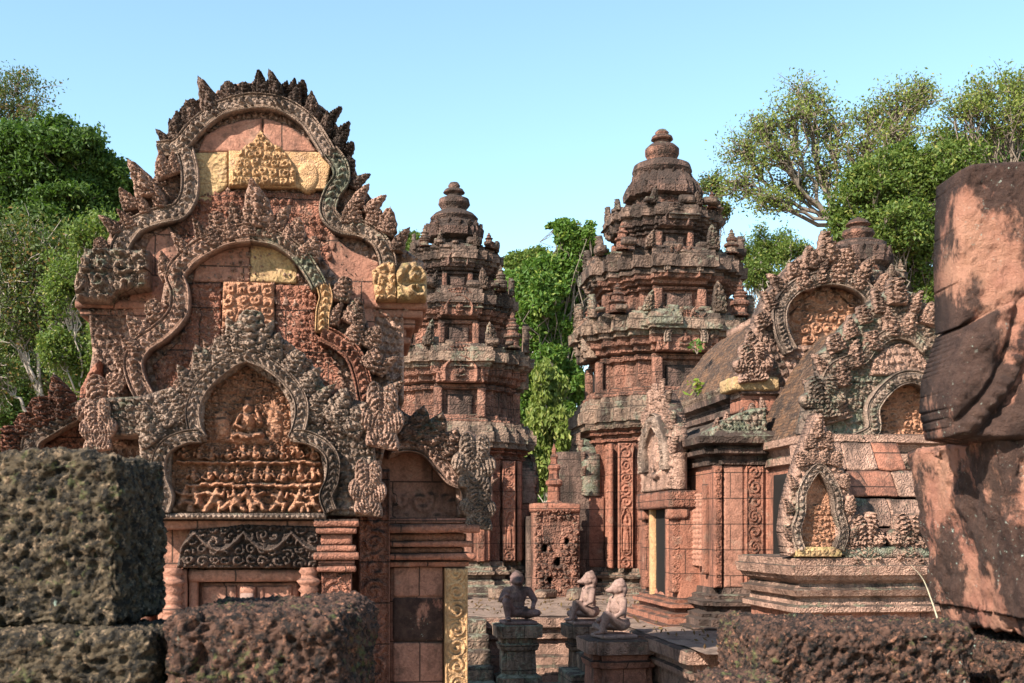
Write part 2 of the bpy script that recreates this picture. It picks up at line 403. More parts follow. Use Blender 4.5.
    if carve:
        wp = N(t, 'VectorMath', operation='ADD'); nv = N(t, 'TexNoise'); nv.inputs['Scale'].default_value = 4; L(t, P, nv.inputs['Vector'])
        sc = N(t, 'VectorMath', operation='SCALE'); sc.inputs['Scale'].default_value = .12; L(t, nv.outputs['Color'], sc.inputs[0])
        L(t, P, wp.inputs[0]); L(t, sc.outputs[0], wp.inputs[1])
        v2 = N(t, 'TexVoronoi', feature='SMOOTH_F1'); v2.inputs['Scale'].default_value = cs; v2.inputs['Smoothness'].default_value = .35; L(t, wp.outputs[0], v2.inputs['Vector'])
        r1 = mth(t, 'ABSOLUTE', mth(t, 'SUBTRACT', noise(t, wp.outputs[0], cs*.75, 3, .55, .9), .5))
        wv = mth(t, 'SINE', mth(t, 'MULTIPLY', v2.outputs['Distance'], 15.))
        c = mth(t, 'ADD', mth(t, 'MULTIPLY', r1, 4.5), mth(t, 'MULTIPLY', wv, .22))
        h = mth(t, 'ADD', h, mth(t, 'MULTIPLY', c, carve))
    if joints: h = mth(t, 'SUBTRACT', h, mth(t, 'MULTIPLY', br.outputs['Fac'], .8))
    bp = N(t, 'Bump'); bp.inputs['Strength'].default_value = .8; bp.inputs['Distance'].default_value = .03*bump
    L(t, h, bp.inputs['Height']); L(t, bp.outputs[0], b.inputs['Normal'])
    return m
RED1, RED2 = (.47, .185, .115), (.33, .135, .09)
M = {}
M['red'] = sandstone('red_sandstone', RED1, RED2, dark=.45, lich=.12, carve=.25, cs=26)
M['redflat'] = sandstone('plain_red_sandstone', (.50, .225, .15), (.38, .17, .115), dark=.46, lich=.07, carve=.12, cs=20, bump=.8)
M['redcarve'] = sandstone('carved_red_sandstone', RED1, RED2, dark=.5, lich=.15, carve=1.1, cs=22)
M['mixed'] = sandstone('weathered_sandstone', (.64, .37, .27), (.42, .24, .175), dark=.5, lich=.38, carve=.7, cs=27, joints=False)
M['grey'] = sandstone('grey_weathered_sandstone', (.56, .38, .29), (.38, .26, .20), dark=.55, lich=.4, carve=.7, cs=30, joints=False)
M['green'] = sandstone('lichen_covered_sandstone', (.46, .30, .22), (.34, .23, .17), dark=.5, lich=.8, carve=.6, cs=26, lcol=(.33, .36, .27))
M['crest'] = sandstone('blackened_sandstone', (.33, .205, .16), (.23, .145, .115), dark=.95, lich=.28, carve=.5, cs=28, joints=False)
M['tower'] = sandstone('tower_sandstone', (.44, .195, .13), (.28, .13, .09), dark=.68, lich=.3, carve=.9, cs=13, top=.9)
M['towerdark'] = sandstone('blackened_tower_sandstone', (.30, .16, .12), (.19, .115, .09), dark=.92, lich=.14, carve=.8, cs=13)
M['ledge'] = sandstone('lichened_ledge_sandstone', (.38, .24, .17), (.28, .18, .13), dark=.72, lich=.66, carve=.6, cs=11, top=.8, lcol=(.36, .345, .26))
M['ledgedark'] = sandstone('blackened_ledge_sandstone', (.34, .21, .155), (.25, .16, .12), dark=.9, lich=.5, carve=.6, cs=11, top=.9, lcol=(.36, .345, .26))
M['black'] = sandstone('black_plinth_and_shade_sandstone', (.28, .16, .12), (.18, .12, .095), dark=.95, lich=.4, carve=.4, cs=14)  # stained plinths; also the painted shade of the wall in the tower gap
M['yellow'] = sandstone('yellow_sandstone', (.78, .45, .22), (.64, .34, .17), dark=.3, lich=.0, carve=.3, cs=40, joints=False, bump=.9)
M['yellowlichen'] = sandstone('yellow_lichen_sandstone', (.60, .38, .18), (.40, .23, .13), dark=.3, lich=.6, lcol=(.66, .46, .2), joints=False, carve=.4)
M['orange'] = sandstone('orange_sandstone', (.70, .33, .19), (.52, .235, .14), dark=.36, lich=.03, carve=.5, cs=34, joints=False)
M['pave'] = sandstone('terrace_paving', (.32, .215, .165), (.25, .17, .13), dark=.45, lich=.2, carve=0, top=.1)
M['statue'] = sandstone('statue_sandstone', (.40, .245, .20), (.33, .20, .165), dark=.3, lich=.08, joints=False, bump=.35, top=.3)
M['statuedark'] = sandstone('dark_statue_sandstone', (.27, .155, .14), (.20, .12, .11), dark=.55, lich=.05, joints=False, bump=.35, top=.3)
def laterite(name, c1, c2, c3, lich):
    m, t, b = nodes(name); geo = N(t, 'NewGeometry'); P = geo.outputs['Position']
    col = mix(t, ramp(t, noise(t, P, 34, 8, .78), .45, .55), c1, c2)
    col = mix(t, ramp(t, noise(t, P, 48, 6, .7), .55, .68), col, c3)
    col = mix(t, mth(t, 'MULTIPLY', ramp(t, mth(t, 'ADD', noise(t, P, 30, 5, .7), mth(t, 'MULTIPLY', noise(t, P, 3.5, 3), .6)), .92-.1*lich, 1.04-.1*lich), .8), col, (.085, .092, .032))
    col = mix(t, mth(t, 'MULTIPLY', ramp(t, mth(t, 'ADD', noise(t, P, 40, 5, .7), mth(t, 'MULTIPLY', noise(t, P, 5, 3), .8)), 1.19-.1*lich, 1.25-.1*lich), .8), col, (.26, .31, .25))
    L(t, col, b.inputs['Base Color'])
    v = N(t, 'TexVoronoi', feature='SMOOTH_F1'); v.inputs['Scale'].default_value = 75; L(t, P, v.inputs['Vector'])
    h = mth(t, 'ADD', mth(t, 'MULTIPLY', noise(t, P, 90, 8, .75), .6), v.outputs['Distance'])
    bp = N(t, 'Bump'); bp.inputs['Strength'].default_value = .9; bp.inputs['Distance'].default_value = .014
    L(t, h, bp.inputs['Height']); L(t, bp.outputs[0], b.inputs['Normal']); return m
M['laterite'] = laterite('mossy_laterite', (.010, .008, .006), (.070, .050, .030), (.24, .16, .10), .25)
M['laterite_red'] = laterite('red_brown_laterite', (.010, .007, .006), (.075, .038, .026), (.25, .115, .07), .4)
def brickroof():
    m, t, b = nodes('old_brick_roof'); geo = N(t, 'NewGeometry'); P = geo.outputs['Position']
    mp = N(t, 'Mapping'); L(t, P, mp.inputs[0]); mp.inputs['Rotation'].default_value = (0, 0, R(-8))
    sx = N(t, 'SeparateXYZ'); L(t, mp.outputs[0], sx.inputs[0]); cb = N(t, 'CombineXYZ'); L(t, sx.outputs[1], cb.inputs[0]); L(t, sx.outputs[2], cb.inputs[1])
    wv = N(t, 'VectorMath', operation='ADD'); nn = N(t, 'TexNoise'); nn.inputs['Scale'].default_value = 6; L(t, P, nn.inputs['Vector']); ns = N(t, 'VectorMath', operation='SCALE'); ns.inputs['Scale'].default_value = .05; L(t, nn.outputs['Color'], ns.inputs[0]); L(t, cb.outputs[0], wv.inputs[0]); L(t, ns.outputs[0], wv.inputs[1])
    br = N(t, 'TexBrick'); L(t, wv.outputs[0], br.inputs['Vector']); br.inputs['Scale'].default_value = 1
    br.inputs['Brick Width'].default_value = .17; br.inputs['Row Height'].default_value = .04; br.inputs['Mortar Size'].default_value = .004; br.inputs['Mortar Smooth'].default_value = 1
    br.inputs['Color1'].default_value = (.21, .105, .055, 1); br.inputs['Color2'].default_value = (.10, .055, .036, 1); br.inputs['Mortar'].default_value = (.05, .033, .025, 1)
    col = mix(t, ramp(t, noise(t, P, 4, 9, .8), .44, .58), br.outputs['Color'], (.045, .03, .024))
    col = mix(t, ramp(t, noise(t, P, 22, 6, .75), .54, .64), col, (.24, .15, .10))
    L(t, col, b.inputs['Base Color'])
    h = mth(t, 'SUBTRACT', mth(t, 'MULTIPLY', noise(t, P, 24, 8, .8), 1.3), mth(t, 'MULTIPLY', br.outputs['Fac'], .35))
    bp = N(t, 'Bump'); bp.inputs['Strength'].default_value = 1; bp.inputs['Distance'].default_value = .04
    L(t, h, bp.inputs['Height']); L(t, bp.outputs[0], b.inputs['Normal']); return m
M['roof'] = brickroof()
def flat(name, c, r=.9):
    m, t, b = nodes(name); P = N(t, 'NewGeometry').outputs['Position']
    L(t, mix(t, ramp(t, noise(t, P, 12, 6), .3, .7), (c[0]*.7, c[1]*.7, c[2]*.7), c), b.inputs['Base Color']); b.inputs['Roughness'].default_value = r; return m
M['void'] = flat('painted_dark_interior', (.008, .006, .005))  # near-black fill: shade inside doors and windows painted as colour
def fgsand(name):
    """foreground red sandstone with a dark weathered skin broken by pale patches"""
    m, t, b = nodes(name); P = N(t, 'NewGeometry').outputs['Position']
    col = mix(t, ramp(t, noise(t, P, 5, 6), .35, .65), (.36, .145, .10), (.43, .215, .14))
    st = N(t, 'Mapping'); L(t, P, st.inputs[0]); st.inputs['Scale'].default_value = (1, 1, .7); st.inputs['Rotation'].default_value = (0, R(12), 0)
    nd = noise(t, st.outputs[0], 3.4, 12, .7, .15)
    sxx = N(t, 'SeparateXYZ'); L(t, P, sxx.inputs[0]); nd = mth(t, 'SUBTRACT', nd, mth(t, 'MULTIPLY', ramp(t, sxx.outputs[0], 1.30, 1.46), .07))
    col = mix(t, mth(t, 'MULTIPLY', ramp(t, nd, .395, .45), .94), col, mix(t, ramp(t, noise(t, P, 16, 6, .7), .4, .62), (.022, .013, .011), (.075, .042, .032)))
    col = mix(t, mth(t, 'MULTIPLY', ramp(t, noise(t, P, 60, 5, .7), .62, .68), ramp(t, noise(t, P, 4, 3), .5, .6)), col, (.38, .43, .36))
    L(t, col, b.inputs['Base Color'])
    h = mth(t, 'ADD', noise(t, P, 45, 9, .75), mth(t, 'MULTIPLY', noise(t, P, 220, 3, .6), .25))
    bp = N(t, 'Bump'); bp.inputs['Strength'].default_value = 1; bp.inputs['Distance'].default_value = .03
    L(t, h, bp.inputs['Height']); L(t, bp.outputs[0], b.inputs['Normal']); return m
M['fg'] = fgsand('skinned_red_sandstone')
def leafmat(name, c1, c2, c3):
    m, t, b = nodes(name); out = t.nodes['Material Output']; geo = N(t, 'NewGeometry')
    r = geo.outputs['Random Per Island']
    col = mix(t, r, c1, c2); col = mix(t, ramp(t, r, .82, .95), col, c3)
    L(t, col, b.inputs['Base Color']); b.inputs['Roughness'].default_value = .55
    tr = N(t, 'BsdfTranslucent'); L(t, mix(t, .5, col, (c2[0]*1.3, c2[1]*1.5, c2[2]*.6)), tr.inputs[0])
    mx = N(t, 'MixShader'); mx.inputs[0].default_value = .38; L(t, b.outputs[0], mx.inputs[1]); L(t, tr.outputs[0], mx.inputs[2]); L(t, mx.outputs[0], out.inputs[0]); return m
M['leaf_dark'] = leafmat('dark_green_leaves', (.026, .055, .010), (.060, .108, .018), (.11, .165, .03))
M['leaf_bright'] = leafmat('bright_green_leaves', (.045, .095, .015), (.105, .178, .028), (.20, .235, .045))
M['leaf_olive'] = leafmat('olive_leaves', (.059, .097, .018), (.118, .160, .029), (.210, .210, .046))
M['leaf_autumn'] = leafmat('yellowing_leaves', (.042, .071, .018), (.101, .122, .029), (.218, .118, .038))
M['leaf_yellow'] = leafmat('yellow_green_leaves', (.109, .160, .021), (.193, .244, .034), (.286, .252, .050))
M['leaf_airy'] = leafmat('airy_yellow_green_leaves', (.101, .134, .029), (.176, .210, .042), (.269, .260, .076))
M['leaf_dry'] = leafmat('dry_brown_leaves', (.084, .050, .025), (.168, .101, .050), (.210, .143, .059))
def bark(name, c):
    m, t, b = nodes(name); P = N(t, 'NewGeometry').outputs['Position']
    L(t, mix(t, ramp(t, noise(t, P, 3, 8, .7), .35, .65), (c[0]*.5, c[1]*.5, c[2]*.5), c), b.inputs['Base Color']); return m
M['bark'] = bark('grey_brown_bark', (.20, .155, .12)); M['bark_pale'] = bark('pale_bark', (.42, .35, .29))

# ------------------------------------------------------------ ground
def ground():
    m, t, b = nodes('packed_earth'); P = N(t, 'NewGeometry').outputs['Position']
    col = mix(t, ramp(t, noise(t, P, .8, 8), .35, .65), (.26, .17, .12), (.20, .14, .10)); col = mix(t, ramp(t, noise(t, P, 25, 6), .5, .7), col, (.33, .23, .17))
    L(t, col, b.inputs['Base Color']); bp = N(t, 'Bump'); bp.inputs['Distance'].default_value = .02; L(t, noise(t, P, 18, 9, .7), bp.inputs['Height']); L(t, bp.outputs[0], b.inputs['Normal'])
    # one sheet: fine near, coarse to the horizon
    xs = np.r_[-600, -200, -80, -40, np.arange(-20, 20.1, .8), 40, 80, 200, 600.]; ys = np.r_[-300, -60, -20, np.arange(-6, 34, .8), 60, 120, 300, 900.]
    X, Y = np.meshgrid(xs, ys, indexing='ij'); Z = .03*fbm(X*.5, Y*.5, X*0)-.03
    tag(mk('ground', np.stack([X, Y, Z], -1), quads(len(xs), len(ys)), m), kind='structure')
ground()

# ------------------------------------------------------------ shared carved ornaments
def flame_mesh(nm, mat, seed, wf=.5, lean=.12, res=.018, th=.16, lobes=4.5, tip=.7, cut=1.):
    """pointed leaf of a pediment crest, 1 m high, base at z=0"""
    t = np.linspace(0, cut, 40); half = wf*.5*(np.sin(np.pi*(t*.72+.28))**.9*.55+.5*(1-t)**tip*.9)*(1-.13*np.abs(np.sin(t*np.pi*lobes+.4)))
    half = half*np.clip((1-t)*6, 0, 1)**.6; ax = lean*t**2
    poly = np.r_[np.c_[ax-half, t], np.c_[ax+half, t][::-1][1:]]
    def pat(u, v):
        x = (u-lean*v**2)/(wf*.5); a = np.abs(x)
        rib = np.abs(np.sin(v*np.pi*lobes*1.2-a*3.6+seed))**.7
        core = np.exp(-(x/.2)**2)*(.6+.4*np.cos(v*30))
        return np.clip(.7*rib*(1-.3*a)+.5*core+.8*p_scroll(u, v, 8, seed), 0, 1.7)/1.3
    return relief(nm, None, poly, -th*.3, th, mat, res=res, amp=.2, pat=pat, bev=.04, seed=seed, dome=.05, link=False)
def fan_mesh(nm, mat, seed, flip=1, res=.016):
    """rearing many-headed serpent terminal, 1 m high, heads spread to +x*flip"""
    c = (0, .22); pts = []
    for th in np.linspace(-40, 215, 76):
        a = R(th); k = abs(math.cos((th+40)/255*math.pi*5.)); r = .46+.22*math.sin(R(max(0, th*.95)))+.2*k
        pts.append((flip*(math.cos(a)*r*.72+c[0]), math.sin(a)*r+c[1]))
    def pat(u, v):
        x = u*flip/.72; y = v-c[1]; th = (np.degrees(np.arctan2(y, x))+360+90) % 360-90; r = np.hypot(x, y)
        k = np.abs(np.cos((th+40)/255*np.pi*5.)); head = np.exp(-((r-.52)/.12)**2)*k
        return np.clip(.5*k*sm(r, .12, .3)+.5*head+.75*p_scroll(u, v, 8, seed)+.4*np.exp(-((r-.16)/.07)**2)+.3*np.cos(r*60)*k, 0, 1.6)/1.3
    return relief(nm, None, pts, -.05, .2, mat, res=res, amp=.2, pat=pat, bev=.05, seed=seed, dome=.04, link=False)
FW = [.5, .62, .46, .7, .54, .5, .66, .58, .44]; FN = [.16, -.1, .24, .03, -.2, .1, .12, -.05, .3]
FL = [flame_mesh('leaf', M['crest'], i, wf=FW[i], lean=FN[i], lobes=[4.5, 3.5, 5, 4, 3, 5.5, 2.5, 4, 3.5][i], tip=[.7, .5, .9, .6, .8, .45, 1., .7, .6][i], cut=[1, 1, 1, .93, 1, .8, 1, .72, 1][i]) for i in range(9)]
FANR = fan_mesh('naga_head', M['mixed'], 3, 1); FANL = fan_mesh('naga_head', M['mixed'], 4, -1)
def crest(parent, fr, pos, d, mat, nm='leaf', th=1.):
    """pos: (base px, base py, tip px, tip py) -> one leaf each, standing on layer d"""
    for i, (bx, by, tx, ty) in enumerate(pos):
        (u0, z0), (u1, z1) = fr.at(bx, by, d), fr.at(tx, ty, d); h = math.hypot(u1-u0, z1-z0)
        k = (i*4+int(bx)) % 9; ml = FN[k]*(1 if tx >= bx else -1)
        sx = 1 if tx >= bx else -1; jt = math.sin(bx*3.1+by)*.5
        put(nm, FL[k], parent, (u0, d, z0-.02), (sx*h*(1.5+.35*jt), min(h, .42)*1.1*th, h*(1.06+.12*jt)), roty=math.atan2(u1-u0, z1-z0)-ml*.5, mat=mat)

# ------------------------------------------------------------ the carved library on the left
LA = Fr((-1.877, 8.0)); 
def library():
    t = thing('stone_library', 'tall red sandstone temple library with three stacked carved pediments over a false door', 'temple building', (LA.O[0], LA.O[1], 0), LA.a)
    A = LA
    # masonry behind the carved fronts
    rbox('wall', t, (-1.0, .98, .95, 4., 0, 2.95), M['redflat'], res=.12)
    # vaulted roof behind the gable
    ang = np.linspace(0, math.pi, 25); cs = np.c_[np.cos(ang)*.9, np.sin(ang)**.8*1.55]
    G = np.stack([np.stack([cs[:, 0], 0*cs[:, 0]+y, 2.9+cs[:, 1]+.02*np.sin(cs[:, 0]*20)], -1) for y in np.linspace(1.1, 4.0, 26)], 0)
    mk('roof', G, quads(26, 25), M['roof'], t)
    # ---- upper gable C
    dC = .78
    pc = A.pts([(84, 402), (92, 352), (88, 318), (82, 300), (80, 258), (104, 246), (112, 226), (128, 212), (148, 186), (160, 166), (158, 146), (172, 132), (194, 108), (218, 90), (240, 83), (262, 81), (284, 84), (306, 93), (330, 112), (345, 138),
                (352, 158), (360, 182), (372, 198), (386, 222), (398, 244), (424, 262), (424, 304), (404, 318), (404, 402)], dC)
    def patC(u, v): return p_leafy(u, v, 13, 2)*.9
    pd = relief('pediment', t, pc, dC, .34, M['mixed'], res=.0105, amp=.075, pat=patC, bev=.03, seed=1)
    pd['label'] = 'topmost pediment with a broad flat arch and jagged crest of leaves'
    # smooth tympanum stones inside the top arch
    relief('tympanum_stone', pd, A.pts([(197, 152), (205, 135), (222, 125), (243, 119), (262, 117), (262, 152)], dC-.06), dC-.055, .08, M['redflat'], amp=.01, bev=.01)
    relief('tympanum_stone', pd, A.pts([(263.5, 152), (263.5, 117), (288, 124), (308, 138), (318, 152)], dC-.06), dC-.055, .08, M['redflat'], amp=.01, bev=.01)
    ys = A.pts([(229, 151), (327, 153), (331, 166), (326, 190), (229, 188)], dC-.06)
    def paty(u, v):
        cx, cz = A.at(262, 150, dC); x = (u-cx); y = (v-A.at(262, 189, dC)[1])
        m = sm(.27*(1-np.clip(y/.36, 0, 1))**.8+.02-np.abs(x), 0, .03)
        return m*(.35+.65*p_scroll(u, v, 15, 8))
    relief('tympanum_stone', pd, ys, dC-.085, .1, M['yellow'], res=.007, amp=.035, pat=paty, bev=.012)['label'] = 'golden sandstone tympanum block carved with a leaf spray'
    relief('leaf_spray', pd, A.pts([(232, 186), (232, 170), (240, 152), (245, 146), (252, 143), (257, 136), (261, 130), (266, 137), (272, 144), (282, 148), (290, 160), (296, 172), (296, 186)], dC-.1), dC-.12, .05, M['yellow'], res=.007, amp=.04, pat=lambda u, v: p_scroll(u, v, 15, 4), bev=.015)
    relief('tympanum_stone', pd, A.pts([(178, 200), (184, 170), (186, 153), (228, 151), (228, 186), (206, 204)], dC-.05), dC-.05, .08, M['yellowlichen'], amp=.012, bev=.012)
    relief('tympanum_stone', pd, A.pts([(182, 262), (176, 225), (192, 198), (210, 190), (330, 192), (338, 240), (330, 270)], dC-.04), dC-.04, .08, M['redcarve'], res=.012, amp=.05, pat=lambda u, v: p_leafy(u, v, 11, 21)*sm(vn(u*5, v*5, u*0, 77), -.35, .05), bev=.02)
    relief('tympanum_stone', pd, A.pts([(140, 262), (128, 300), (140, 330), (180, 300), (186, 245), (170, 225), (150, 236)], dC-.04), dC-.04, .08, M['redflat'], res=.012, amp=.012, bev=.02)
    relief('tympanum_stone', pd, A.pts([(330, 232), (352, 250), (380, 262), (374, 330), (340, 330), (322, 270)], dC-.04), dC-.04, .08, M['redflat'], res=.012, amp=.012, bev=.02)
    # frame: top arch, side lobes
    wC = .135; yb = dC-.09
    band('naga_frame', pd, A.pts([(158, 150), (178, 147), (196, 128), (216, 112), (240, 104), (262, 102), (286, 107), (308, 122), (322, 142), (330, 156)], yb), 0.120, yb, M['grey'], h=.085)
    band('naga_frame', pd, A.pts([(330, 152), (340, 166), (341, 180), (332, 194), (328, 212), (340, 226), (362, 230), (380, 242), (388, 262), (386, 282)], yb), wC, yb, M['green'], h=.08)
    band('naga_frame', pd, A.pts([(185, 150), (190, 172), (189, 196), (178, 212), (158, 217), (136, 226), (122, 244), (118, 262), (124, 282)], yb), wC, yb, M['grey'], h=.08)
    relief('flower_boss', pd, A.pts([(308+13*math.cos(a), 176+17*math.sin(a)) for a in np.linspace(0, 6.2, 24)], yb), yb, .06, M['yellow'], amp=.03, bev=.06, pat=lambda u, v: 0*u+.4)
    # makara corner blocks
    def patm(u, v): return np.maximum(p_scroll(u, v, 7, 14), .6*p_scroll(u, v, 16, 15))
    relief('makara_block', pd, A.pts([(76, 300), (74, 282), (80, 266), (84, 249), (100, 248), (126, 250), (149, 250), (149, 288), (118, 292), (110, 302)], dC-.2), dC-.2, .5, M['green'], res=.01, amp=.12, pat=patm, bev=.03)
    relief('makara_block', pd, A.pts([(376, 300), (372, 270), (384, 262), (395, 262), (397, 300)], dC-.16), dC-.16, .4, M['yellow'], res=.01, amp=.06, pat=lambda u, v: p_scroll(u, v, 12, 16), bev=.02)
    relief('makara_block', pd, A.pts([(397, 300), (396, 272), (402, 262), (416, 260), (427, 272), (427, 300)], dC-.18), dC-.18, .5, M['yellowlichen'], res=.01, amp=.1, pat=lambda u, v: p_scroll(u, v, 6, 17), bev=.05)
    cr = [(170, 146, 162, 127), (180, 140, 173, 112), (196, 130, 190, 100), (212, 116, 209, 78), (230, 106, 229, 80), (246, 102, 245, 76), (262, 101, 262, 73), (277, 101, 276, 68), (294, 108, 295, 83),
          (310, 118, 316, 90), (324, 132, 331, 110), (336, 148, 344, 127), (346, 168, 354, 152), (352, 186, 364, 170)]
    crest(pd, A, cr, yb+.03, M['crest'], th=1.1)
    cr = [(220, 112, 219, 88), (238, 106, 237, 86), (254, 104, 254, 84), (270, 103, 269, 80), (286, 108, 286, 84), (302, 114, 304, 92), (318, 126, 322, 108), (331, 142, 337, 124), (203, 122, 200, 96), (186, 136, 183, 112)]
    crest(pd, A, cr, yb+.1, M['crest'], th=1.3)
    rj = random.Random(8); cr = [(204+8*i, 104-20*math.sin(math.pi*(i+1)/16), 202+8.4*i+rj.uniform(-3, 3), 94-21*math.sin(math.pi*(i+1)/16)-rj.uniform(-7, 6)) for i in range(0, 15) if rj.random() < .8]+[(178, 134, 172, 118), (187, 124, 182, 106), (196, 116, 193, 96), (330, 120, 338, 104), (338, 136, 346, 120), (344, 152, 354, 140)]
    crest(pd, A, cr, yb+.06, M['crest'], th=1.8)
    cr = [(166, 176, 157, 150), (148, 196, 140, 160), (176, 172, 170, 152), (132, 208, 124, 186), (118, 232, 106, 212), (104, 250, 96, 232), (146, 212, 140, 188), (160, 206, 158, 178), (132, 226, 122, 206),
          (368, 212, 379, 192), (384, 232, 392, 208), (396, 250, 402, 226), (356, 206, 362, 182), (374, 224, 376, 204), (352, 222, 352, 198)]
    crest(pd, A, cr, dC-.1, M['mixed'], th=1.2)
    # ---- nave corners under gable C: flaring cornices on short piers
    def corner(x0, x1, nm, mt):
        zc = A.at(x0, 300, dC)[1]; ub0 = A.at(x0, 300, dC)[0]; ub1 = A.at(x1, 300, dC)[0]
        for k, (a, b, ins, yy) in enumerate([(300, 309, 0, -.06), (309, 317, .03, -.03), (317, 326, .09, .02), (326, 335, .16, .06), (335, 342, .12, .04), (342, 350, .18, .08), (350, 420, .21, .1)]):
            z1, z0 = A.at(x0, a, dC)[1], A.at(x0, b, dC)[1]; il, ir = (ins, 0) if nm == 'l' else (0, ins)
            rbox('cornice' if k < 6 else 'pier', t, (ub0+il, ub1-ir, dC+yy, dC+.7, z0+.002, z1), mt, res=.03, bev=.012, amp=.006, seed=k)
    corner(76, 150, 'l', M['redflat']); corner(350, 427, 'r', M['redflat'])
    # ---- middle gable B
    dB = .4
    pb = A.pts([(118, 470), (108, 440), (122, 400), (118, 372), (122, 345), (136, 325), (160, 305), (164, 282), (176, 262), (190, 240), (212, 222), (250, 214), (288, 222), (312, 240), (326, 262), (346, 290), (366, 318), (376, 345), (392, 378), (398, 402), (388, 436), (380, 470)], dB)
    pm = relief('pediment', t, pb, dB, .33, M['mixed'], res=.0105, amp=.08, pat=lambda u, v: p_leafy(u, v, 12, 5), bev=.03, seed=2)
    pm['label'] = 'middle pediment with a lobed arch around a golden carved block'
    yb = dB-.04
    relief('tympanum_stone', pm, A.pts([(192, 282), (196, 262), (210, 250), (232, 244), (249.5, 242), (249.5, 282)], yb), yb, .05, M['redflat'], amp=.01, bev=.01)
    relief('tympanum_stone', pm, A.pts([(250.5, 282), (250.5, 242), (272, 246), (290, 256), (298, 270), (297, 284)], yb), yb-.01, .05, M['yellowlichen'], amp=.01, bev=.012)
    relief('tympanum_stone', pm, A.pts([(222, 328), (223, 281), (274, 283), (274, 330)], yb-.03), yb-.03, .08, M['orange'], res=.007, amp=.04, pat=lambda u, v: p_scroll(u, v, 11, 4), bev=.01)['label'] = 'golden block carved with spiral scrolls'
    patr = lambda u, v: p_leafy(u, v, 12, 12)*sm(vn(u*4, v*4, u*0, 8), -.4, .1)
    relief('tympanum_stone', pm, A.pts([(186, 283), (221, 282), (221, 330), (190, 400), (160, 400), (152, 365), (180, 340), (192, 300)], yb), yb, .06, M['redcarve'], res=.01, amp=.045, pat=patr, bev=.01)
    relief('tympanum_stone', pm, A.pts([(275, 284), (318, 286), (316, 330), (330, 352), (345, 380), (352, 420), (320, 420), (276, 332)], yb), yb, .06, M['redcarve'], res=.01, amp=.045, pat=patr, bev=.01)
    yb = dB-.13
    band('naga_frame', pm, A.pts([(146, 398), (137, 380), (134, 362), (143, 345), (162, 332), (178, 314), (180, 292), (175, 276), (184, 262), (204, 247), (227, 237), (250, 234)], yb), 0.140, yb, M['mixed'], h=.1, res=.01)
    band('naga_frame', pm, A.pts([(250, 234), (277, 240), (300, 256), (314, 276), (320, 288)], yb), 0.120, yb, M['green'], h=.1, res=.01)
    band('naga_frame', pm, A.pts([(323, 286), (326, 298), (323, 312), (322, 332)], yb), 0.104, yb, M['yellow'], h=.08, res=.01)
    band('naga_frame', pm, A.pts([(322, 334), (338, 342), (354, 356), (362, 378), (368, 404), (384, 424)], yb), 0.136, yb, M['redcarve'], h=.1, res=.01)
    crest(pm, A, [(188, 258, 178, 228), (205, 243, 198, 214), (222, 236, 216, 206), (240, 230, 236, 200), (258, 228, 260, 178), (276, 232, 282, 204), (292, 242, 302, 216), (306, 258, 318, 236), (170, 276, 158, 250), (160, 318, 146, 292),
                  (146, 336, 130, 312), (128, 362, 112, 344), (126, 384, 108, 372), (340, 300, 346, 270), (350, 322, 362, 296), (366, 346, 380, 322), (376, 372, 394, 350), (384, 396, 400, 376), (332, 324, 336, 300), (352, 344, 358, 316)], yb+.02, M['mixed'], th=1.2)
    crest(pm, A, [(214, 244, 207, 222), (231, 238, 226, 216), (249, 234, 248, 210), (268, 236, 271, 214), (285, 244, 292, 224), (300, 256, 309, 238), (138, 350, 122, 330), (366, 366, 384, 342)], yb-.02, M['mixed'], th=1.2)
    # ---- lower pediment A over the door
    dA = 0.
    pa = A.pts([(150, 515), (140, 470), (138, 436), (92, 436), (88, 405), (100, 398), (140, 396), (176, 385), (190, 366), (212, 345), (232, 328), (250, 318), (270, 328), (292, 344), (312, 362), (330, 395), (350, 398), (374, 404), (374, 440), (378, 480), (374, 516)], dA)
    hole = A.pts([(170, 513), (170, 470), (172, 452), (184, 444), (206, 441), (203, 425), (204, 404), (214, 386), (228, 376), (246, 364), (264, 376), (280, 388), (290, 404), (291, 425), (290, 441), (306, 444), (320, 454), (324, 472), (324, 513)], dA)
    pl = relief('pediment', t, pa, dA, .4, M['grey'], res=.0095, amp=.08, pat=lambda u, v: p_leafy(u, v, 13, 33), bev=.03, holes=[hole], seed=4)
    pl['label'] = 'lowest pediment showing rows of carved figures above the false door'
    hp = A.pts([(160, 514), (160, 440), (190, 425), (190, 400), (222, 362), (270, 362), (304, 405), (304, 432), (334, 450), (334, 514)], dA)
    zs = {y: A.at(240, y, 0)[1] for y in range(400, 520)}; ux = lambda x: A.at(x, 450, 0)[0]; k = LA.O[1]/F
    rf = random.Random(3)
    figs = [('s', x+rf.uniform(-2, 2), 464+rf.uniform(-1, 1), rf.uniform(17, 21)) for x in (184, 198, 213, 228, 242, 256, 270, 284, 299, 313)]
    figs += [('s', x+rf.uniform(-2, 2), 487+rf.uniform(-1, 1), rf.uniform(19, 24)) for x in (192, 208, 224, 238, 254, 268, 283, 298, 312)]
    figs += [('l', x+rf.uniform(-2, 2), 511, rf.uniform(22, 27)) for x in (180, 196, 214, 236, 258, 276, 296, 314)]
